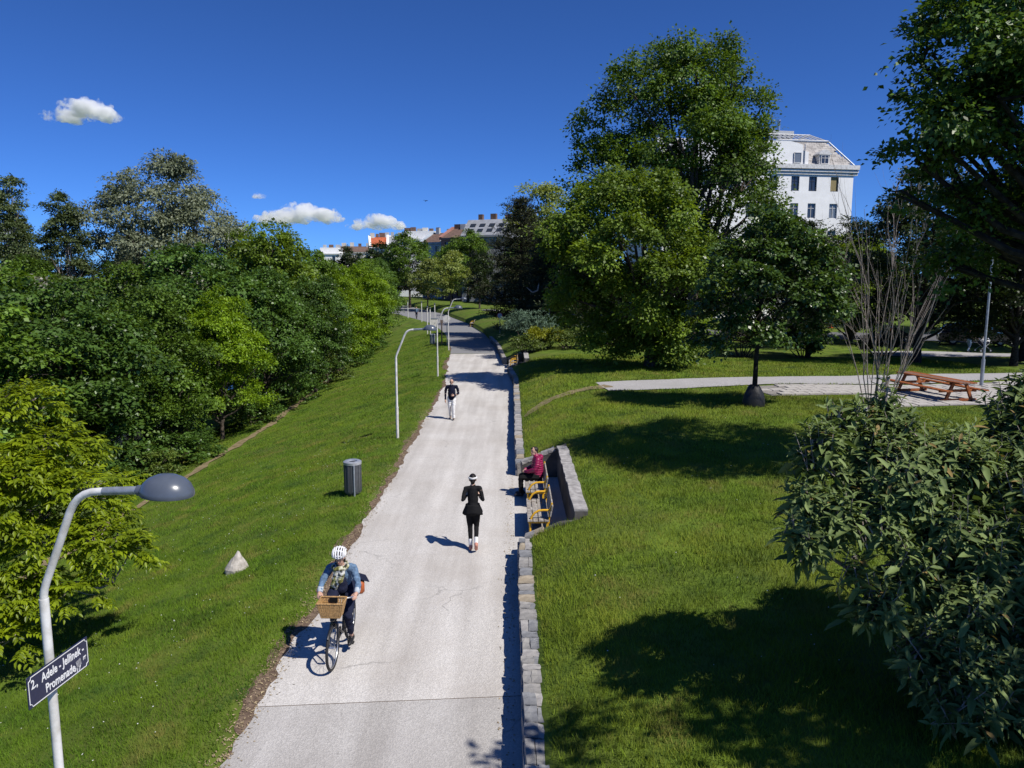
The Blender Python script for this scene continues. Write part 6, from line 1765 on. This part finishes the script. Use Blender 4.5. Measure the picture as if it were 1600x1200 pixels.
# --- bicycle
BXc, BYc = -2.74, 11.57
bt = thing('bicycle', 'black city bicycle with wicker front basket ridden toward the bridge', 'bicycle', (BXc, BYc, .010), R(180 - 2))
def bike_wheel(yc):
    w = MB(); w.torus((0, yc, .345), .325, .022, 'X', 48, 10); wh = w.build('wheel', 'rubber', bt, smooth=True)
    w = MB(); w.torus((0, yc, .345), .298, .011, 'X', 48, 6); w.build('rim', 'steel', wh, smooth=True)
    w = MB(); w.tube([(-.05, yc, .345), (.05, yc, .345)], .022, 10); w.build('hub', 'steel', wh)
    w = MB()
    for k in range(18):
        a = 2 * math.pi * k / 18
        w.tube([((.03 if k % 2 else -.03), yc + math.cos(a + .2) * .02, .345 + math.sin(a + .2) * .02), (0, yc + math.cos(a) * .295, .345 + math.sin(a) * .295)], .0016, 4, cap=False)
    w.build('spokes', 'steel', wh)
    w = MB(); w.torus((0, yc, .345), .362, .016, 'X', 48, 6)
    for f in list(w.bm.faces):
        c = f.calc_center_median()
        if c.z < .345 + (.05 if yc > 0 else -.02) or (yc > 0 and c.y > yc + .25): w.bm.faces.remove(f)
    w.build('mudguard', 'black_paint', bt, smooth=True)
bike_wheel(.54); bike_wheel(-.54)
m = MB()
BB = (0, -.07, .30)
for a, b, r_ in ((BB, (0, -.24, .86), .018), (BB, (0, .37, .62), .020), ((0, -.17, .62), (0, .345, .74), .015), (BB, (.06, -.54, .345), .010), (BB, (-.06, -.54, .345), .010), ((0, -.22, .78), (.06, -.54, .345), .009), ((0, -.22, .78), (-.06, -.54, .345), .009), ((0, .385, .58), (0, .325, .88), .022)):
    m.tube([a, b], r_, 10)
m.build('frame', 'black_paint', bt, smooth=True)
m = MB(); m.tube([(0, .395, .60), (.0, .40, .70)], .02, 8)
for s in (-1, 1): m.tube([(0, .395, .70), (s * .055, .40, .66), (s * .06, .46, .50), (s * .06, .54, .345)], [.016, .016, .014, .011], 8)
m.build('fork', 'black_paint', bt, smooth=True)
m = MB(); m.tube([(0, .33, .86), (0, .30, 1.03)], .014, 8)
m.tube([(-.30, .12, 1.02), (-.27, .22, 1.035), (-.16, .32, 1.05), (0, .33, 1.05), (.16, .32, 1.05), (.27, .22, 1.035), (.30, .12, 1.02)], .011, 8); m.build('handlebar', 'steel', bt, smooth=True)
for s in (-1, 1):
    m = MB(); m.tube([(s * .302, .10, 1.018), (s * .28, .20, 1.033)], .017, 8); m.build('grip', 'rubber', bt, smooth=True)
    m = MB(); m.tube([(s * .25, .27, 1.03), (s * .27, .20, 1.0)], .006, 6); m.build('brake_lever', 'steel', bt)
m = MB(); m.ell((0, -.27, .93), (.10, .13, .035)); m.ell((0, -.14, .925), (.035, .12, .025)); m.tube([(0, -.24, .84), (0, -.26, .92)], .013, 8); m.build('saddle', 'black_cloth', bt, smooth=True)
m = MB(); m.lathe([(.04, -.01), (.095, -.006), (.095, .006), (.04, .01)], 24, (.05, BB[1], BB[2]), M=Matrix.Rotation(R(90), 4, 'Y')); m.build('chainring', 'dark_metal', bt)
for s, dz in ((-1, -.17), (1, .17)):
    m = MB(); m.tube([(s * .07, BB[1], BB[2]), (s * .085, BB[1] + .01, BB[2] + dz)], .011, 8); cr = m.build('crank', 'dark_metal', bt); m = MB(); m.box((s * .135, BB[1] + .01, BB[2] + dz), (.09, .08, .02)); m.build('pedal', 'rubber', cr)
m = MB(); m.box((0, -.56, .74), (.13, .36, .012)); m.tube([(.05, -.68, .735), (.06, -.54, .345)], .006, 6); m.tube([(-.05, -.68, .735), (-.06, -.54, .345)], .006, 6); m.build('rear_rack', 'black_paint', bt)
m = MB(); m.ell((0, .49, .78), (.04, .05, .04)); m.build('headlamp', 'black_paint', bt, smooth=True)
# basket: bottom, rims and upright canes
bk = thing('basket', 'light brown wicker basket on the bicycle handlebar', 'basket', (BXc, BYc, 0), R(178))
zb, zt = .86, 1.10
def rect(z, f, off=0):
    w, d = (.145 + .055 * f) + off, (.095 + .04 * f) + off
    return [(x, .50 + y, z) for x, y in ((-w, -d), (w, -d), (w, d), (-w, d))]
m = MB(); m.box((0, .50, zb), (.29, .19, .012)); m.build('bottom', 'wicker', bk)
for nm, z, f, r_, mt in (('rim', zt, 1, .014, 'wicker'), ('hoop', zb + .01, 0, .010, 'wicker'), ('hoop', zb + .08, .33, .006, 'wicker'), ('hoop', zb + .16, .66, .006, 'wicker')):
    c = rect(z, f); m = MB(); m.tube(c + [c[0]], r_, 6); m.build(nm, mt, bk)
for sd in range(4):
    a0, a1 = rect(zb, 0)[sd], rect(zb, 0)[(sd + 1) % 4]; b0, b1 = rect(zt, 1)[sd], rect(zt, 1)[(sd + 1) % 4]
    nn = 11 if sd % 2 == 0 else 8
    for k in range(nn):
        f = (k + .5) / nn
        m = MB(); p0, p1 = Vector(a0).lerp(Vector(a1), f), Vector(b0).lerp(Vector(b1), f)
        d = (Vector(a1) - Vector(a0)).normalized()
        wd = (Vector(b1) - Vector(b0)).length / nn * .40
        nrm = d.cross(p1 - p0).normalized() * .005
        m.prism([p0 - d * wd * .8, p0 + d * wd * .8, p1 + d * wd, p1 - d * wd], nrm, 1.0); m.build('cane', 'wicker', bk)
m = MB(); m.box((0, .385, 1.06), (.12, .03, .08)); m.build('mount', 'black_cloth', bk)

# --- cyclist
t = person('cyclist in white helmet, denim jacket and patterned scarf riding the bicycle', (BXc, BYc, .010), R(178))
hd, P = head((0, -.03, 1.585), R(4), R(18))
LA, RA = (-.135, -.10, .235), (.135, -.13, .57)
legs = [[((-.095, -.25, 1.0), .115), ((-.12, -.08, .82), .098), ((-.135, .08, .66), .075), ((-.14, .0, .45), .064), (LA, .042)], [((.095, -.25, 1.0), .115), ((.12, .0, .98), .098), ((.135, .20, .93), .075), ((.14, .06, .74), .064), (RA, .042)]]
arms = [[((s * .185, -.13, 1.37), .068), ((s * .245, -.07, 1.26), .058), ((s * .29, .0, 1.16), .050), ((s * .295, .07, 1.09), .043), ((s * .295, .11, 1.055), .036)] for s in (-1, 1)]
torso = [('c', [((0, -.27, 1.0), .15), ((0, -.24, 1.12), .135), ((0, -.19, 1.25), .145), ((0, -.15, 1.34), .135)]), ('c', [((-.15, -.13, 1.375), .075), ((.15, -.13, 1.375), .075)]), ('c', [((0, -.12, 1.38), .075), ((0, -.06, 1.50), .056)])]
bp_ = hd + [(k, [(p, r_ * .88) for p, r_ in c]) for k, c in torso] + [('c', [(p, r_ * .8) for p, r_ in c]) for c in legs + arms]
for s in (-1, 1): bp_ += hand((s * .297, .10, 1.055), (-.12 * s, .95, -.05), (0, .2, -1), (-s, .3, 0), 1.05, .75)
solid('body', bp_, 'skin', .009, t); face(t, P)
solid('denim_jacket', torso[:2] + [('c', c) for c in arms], 'denim', .011, t)
for s in (-1, 1): solid('cuff', [('c', [((s * .296, .055, 1.10), .051), ((s * .296, .095, 1.068), .049)])], 'denim_cuff', .009, t)
solid('trousers', [('c', c[:-1] + [(tuple(Vector(c[-2][0]).lerp(Vector(c[-1][0]), .55)), .060)]) for c in legs] + [('c', [((-.06, -.27, 1.0), .14), ((.06, -.27, 1.0), .14)])], 'navy_cloth', .011, t)
solid('shirt', [('c', [((0, -.08, 1.05), .10), ((0, -.07, 1.18), .095)])], 'navy_cloth', .011, t)
shoe(LA, (0, 1, -.1), 'shoe_black', t); shoe(RA, (0, 1, -.1), 'shoe_black', t)
solid('hair', [('e', P(0, -.03, .0), (.086, .090, .095)), ('c', [(P(.06, -.02, -.03), .03), (P(.06, -.02, -.10), .022)]), ('c', [(P(-.06, -.02, -.03), .03), (P(-.06, -.02, -.10), .022)])], 'hair_dark', .009, t)
sc_ = [('c', [((-.10, -.08, 1.42), .045), ((-.06, .01, 1.40), .05), ((.04, .02, 1.39), .05), ((.11, -.07, 1.42), .045), ((.06, -.17, 1.44), .04), ((-.06, -.17, 1.44), .04), ((-.10, -.08, 1.42), .045)]),
       ('c', [((-.05, .02, 1.38), .045), ((-.03, .03, 1.28), .05), ((.02, .02, 1.18), .045), ((.08, .01, 1.08), .04)]), ('c', [((.05, .02, 1.38), .042), ((.06, .01, 1.28), .045), ((.10, .0, 1.18), .040), ((.13, -.01, 1.08), .032)])]
solid('scarf', sc_, 'scarf', .010, t)
# vented helmet: shell ribs over a dark liner
hm = solid('helmet_liner', [('e', P(0, -.012, .062), (.091, .112, .080))], 'black_cloth', .009, t)
for k in range(7):
    x = (k - 3) / 3
    m = MB(); pts = []
    for j in range(13):
        a = R(-8 + 196 * j / 12)
        rx = .100 * math.sin(x * 1.25)
        k2 = math.cos(x * 1.25)
        pts.append(P(rx, -.012 + .130 * math.cos(a) * (.45 + .55 * k2), .062 + .100 * math.sin(a) * (.35 + .65 * k2)))
    m.tube(pts, [.009] + [.0125] * 11 + [.009], 6); m.build('helmet_rib', 'helmet_white', hm, smooth=True)
for yy, zz, q in ((.045, .145, .062), (-.045, .150, .066), (-.105, .105, .06), (.10, .085, .06)):
    m = MB(); pts = [P(-q + 2 * q * j / 6, yy, zz + .022 * math.sin(math.pi * j / 6) - .012) for j in range(7)]; m.tube(pts, .012, 6); m.build('helmet_bridge', 'helmet_white', hm, smooth=True)
m = MB(); m.torus(P(0, -.012, .055), .100, .013, 'Z', 32, 6, M=Matrix.Rotation(R(-16), 4, 'X') @ Matrix.Diagonal((.96, 1.2, 1, 1))); m.build('helmet_edge', 'helmet_white', hm, smooth=True)
# shoulder bag hanging behind the rider
t = thing('shoulder_bag', 'orange brown leather bag with dark flap behind the cyclist', 'bag', (BXc, BYc, .010), R(178))
m = MB(); m.box((-.23, -.40, .96), (.13, .26, .22), rz=R(14)); m.build('body', 'leather_orange', t, bevel=.04, smooth=True)
m = MB(); m.box((-.25, -.44, 1.09), (.20, .30, .02), rz=R(24), ry=R(-24)); m.build('flap', 'navy_cloth', t, bevel=.008)
m = MB(); m.tube([(-.24, -.32, 1.08), (-.16, -.28, 1.25), (.02, -.27, 1.40), (.12, -.2, 1.44)], .012, 6); m.build('strap', 'black_cloth', t, smooth=True)

# --- small distant figures
def walker(label, p, rz, top, low, h=1.68, hold=False):
    t = person(label, p, rz); k = h / 1.7
    S = lambda x, y, z: (x * k, y * k, z * k)
    hd, P = head(S(0, .02, 1.60), 0, 0, k)
    legs = [[(S(-.09, 0, .92), .10), (S(-.09, .08, .50), .065), (S(-.09, .15, .09), .045)], [(S(.09, 0, .92), .10), (S(.09, .03, .50), .065), (S(.09, -.16, .12), .045)]]
    fw = .38 if hold else .05
    arms = [[(S(s * .19, 0, 1.38), .062), (S(s * .24, -.02, 1.12), .05), (S(s * .22, fw, 1.05 if hold else .88), .036)] for s in (-1, 1)]
    tor = [('c', [(S(0, 0, .95), .14), (S(0, .02, 1.2), .14), (S(0, .0, 1.36), .13)]), ('c', [(S(-.15, 0, 1.38), .07), (S(.15, 0, 1.38), .07)]), ('c', [(S(0, 0, 1.4), .07), (S(0, .01, 1.5), .055)])]
    bp_ = hd + [(q, [(p_, r_ * .88) for p_, r_ in c]) for q, c in tor] + [('c', [(p_, r_ * .85) for p_, r_ in c]) for c in legs + arms]
    for a in arms: bp_ += hand(a[-1][0], (0, .6, -.6 if not hold else -.1), (0, 0, -1), (0, 1, 0), 1, .4)
    solid('body', bp_, 'skin', .014, t); 
    solid('jacket', tor[:2] + [('c', c) for c in arms], top, .018, t)
    solid('trousers', [('c', c) for c in legs] + [('c', [(S(0, 0, .98), .14), (S(0, 0, .92), .145)])], low, .018, t)
    shoe(legs[0][-1][0], (0, 1, 0), 'shoe_black', t); shoe(legs[1][-1][0], (0, 1, -.3), 'shoe_black', t)
    solid('hair', [('e', P(0, -.02, .035), (.084 * k, .098 * k, .095 * k))], 'hair_dark', .014, t)
    return t
p = on_ground(651, 498); walker('tiny distant person in blue walking at the promenade bend', p, R(170), 'denim', 'navy_cloth')
p = at_depth(1513, 549, 54); p.z = g(p.x, p.y) + .055
walker('person in dark jacket and jeans pushing a white stroller past the car', p, R(-80), 'black_cloth', 'denim', 1.65, True)
st = thing('stroller', 'stroller with a white hood pushed past the black car', 'stroller', p + Vector((.95, -.1, 0)), R(-80))
m = MB(); m.ell((0, 0, .72), (.24, .42, .20), sub=3); m.build('tub', 'navy_cloth', st, smooth=True)
m = MB(); m.lathe([(.001, .36), (.16, .33), (.27, .22), (.31, .05), (.30, 0)], 20, (0, .06, .78), M=Matrix.Diagonal((.9, 1.3, 1, 1))); m.build('hood', 'sock_white', st, smooth=True)
m = MB()
for s in (-1, 1): m.tube([(s * .24, -.62, 1.05), (s * .24, -.2, .62), (s * .24, .40, .20)], .014, 6); m.tube([(s * .24, .25, .62), (s * .24, -.38, .20)], .014, 6)
m.tube([(-.24, -.62, 1.05), (.24, -.62, 1.05)], .016, 6); m.build('frame', 'steel', st)
for sx in (-1, 1):
    for yy in (.40, -.38):
        m = MB(); m.torus((sx * .27, yy, .14), .115, .022, 'X', 20, 6); w = m.build('wheel', 'rubber', st, smooth=True); m = MB(); m.tube([(sx * .25, yy, .14), (sx * .29, yy, .14)], .05, 10); m.build('hub', 'steel', w)

# ------------------------------------------------------------------ clouds: soft sunlit water-droplet bodies
def cloud_mat():
    m, n, l = new_mat('cloud')
    out = n.new('ShaderNodeOutputMaterial')
    v = n.new('ShaderNodeVolumePrincipled')
    v.inputs['Color'].default_value = (.98, .98, .99, 1)
    v.inputs['Anisotropy'].default_value = 0.1
    tc = n.new('ShaderNodeTexCoord')
    nz = n.new('ShaderNodeTexNoise'); nz.inputs['Scale'].default_value = .030; nz.inputs['Detail'].default_value = 8; nz.inputs['Roughness'].default_value = .72
    l.new(tc.outputs['Object'], nz.inputs['Vector'])
    r_ = ramp(n, [(.47, (0, 0, 0)), (.60, (1, 1, 1))]); l.new(nz.outputs['Fac'], r_.inputs[0])
    mu = n.new('ShaderNodeMath'); mu.operation = 'MULTIPLY'; mu.inputs[1].default_value = .20
    l.new(r_.outputs[0], mu.inputs[0]); l.new(mu.outputs[0], v.inputs['Density'])
    l.new(v.outputs[0], out.inputs['Volume'])
    m.cycles.volume_step_rate = 1.0
cloud_mat()
CD = 1500.0
def cloud(label, u, v, wpx, hpx, seed, n=26, flat=True):
    c = at_depth(u, v, CD); s = CD / CAM_F
    W, H_ = wpx * s / 2, hpx * s / 2
    rq = random.Random(seed)
    pr = []
    for k in range(n):
        f = rq.uniform(-1, 1)
        env = (1 - abs(f) ** 1.7)
        r_ = H_ * (.28 + .55 * env * rq.uniform(.5, 1))
        pr.append(('e', (f * (W - r_ * .8), rq.uniform(-.4, .4) * W, -H_ * .55 + r_ * .75 + rq.uniform(0, .75) * env * (H_ * 1.3 - r_)), (r_ * 1.3, r_ * 1.1, r_ * .85)))
    for k in range(n * 2):                    # cauliflower knobs
        b = rq.choice(pr[:n]); a1, a2 = rq.uniform(0, 6.28), rq.uniform(-.2, 1.4)
        d = Vector((math.cos(a1) * math.cos(a2) * b[2][0], math.sin(a1) * math.cos(a2) * b[2][1], math.sin(a2) * b[2][2]))
        r_ = b[2][2] * rq.uniform(.28, .5)
        pr.append(('e', tuple(Vector(b[1]) + d), (r_ * 1.2, r_, r_)))
    amp = H_ * .10
    def rough(co):
        q = co / (H_ * .45)
        return co + Vector((mnoise.fractal(q, 1, 2, 4), mnoise.fractal(q + Vector((7, 3, 1)), 1, 2, 4), mnoise.fractal(q + Vector((2, 9, 5)), 1, 2, 4))) * amp
    o = solid('cloud', pr, 'cloud', max(1.2, H_ * .06), None, 1, rough)
    o.location = c
    tag(o, label, 'cloud', 'small white clouds')
cloud('largest white cumulus cloud above the far roofs', 470, 337, 138, 44, 1, 34)
cloud('white cumulus cloud touching the red roofed house', 588, 350, 92, 32, 2, 26)
cloud('lone white wispy cloud high over the poplars', 128, 178, 116, 44, 3, 24)
cloud('tiny cloud puff above the largest cumulus', 405, 306, 26, 16, 4, 8)
cloud('low white cloud behind the silver willow', 372, 366, 46, 26, 5, 12)
cloud('low white cloud behind the columnar poplars', 6, 366, 40, 44, 6, 12)
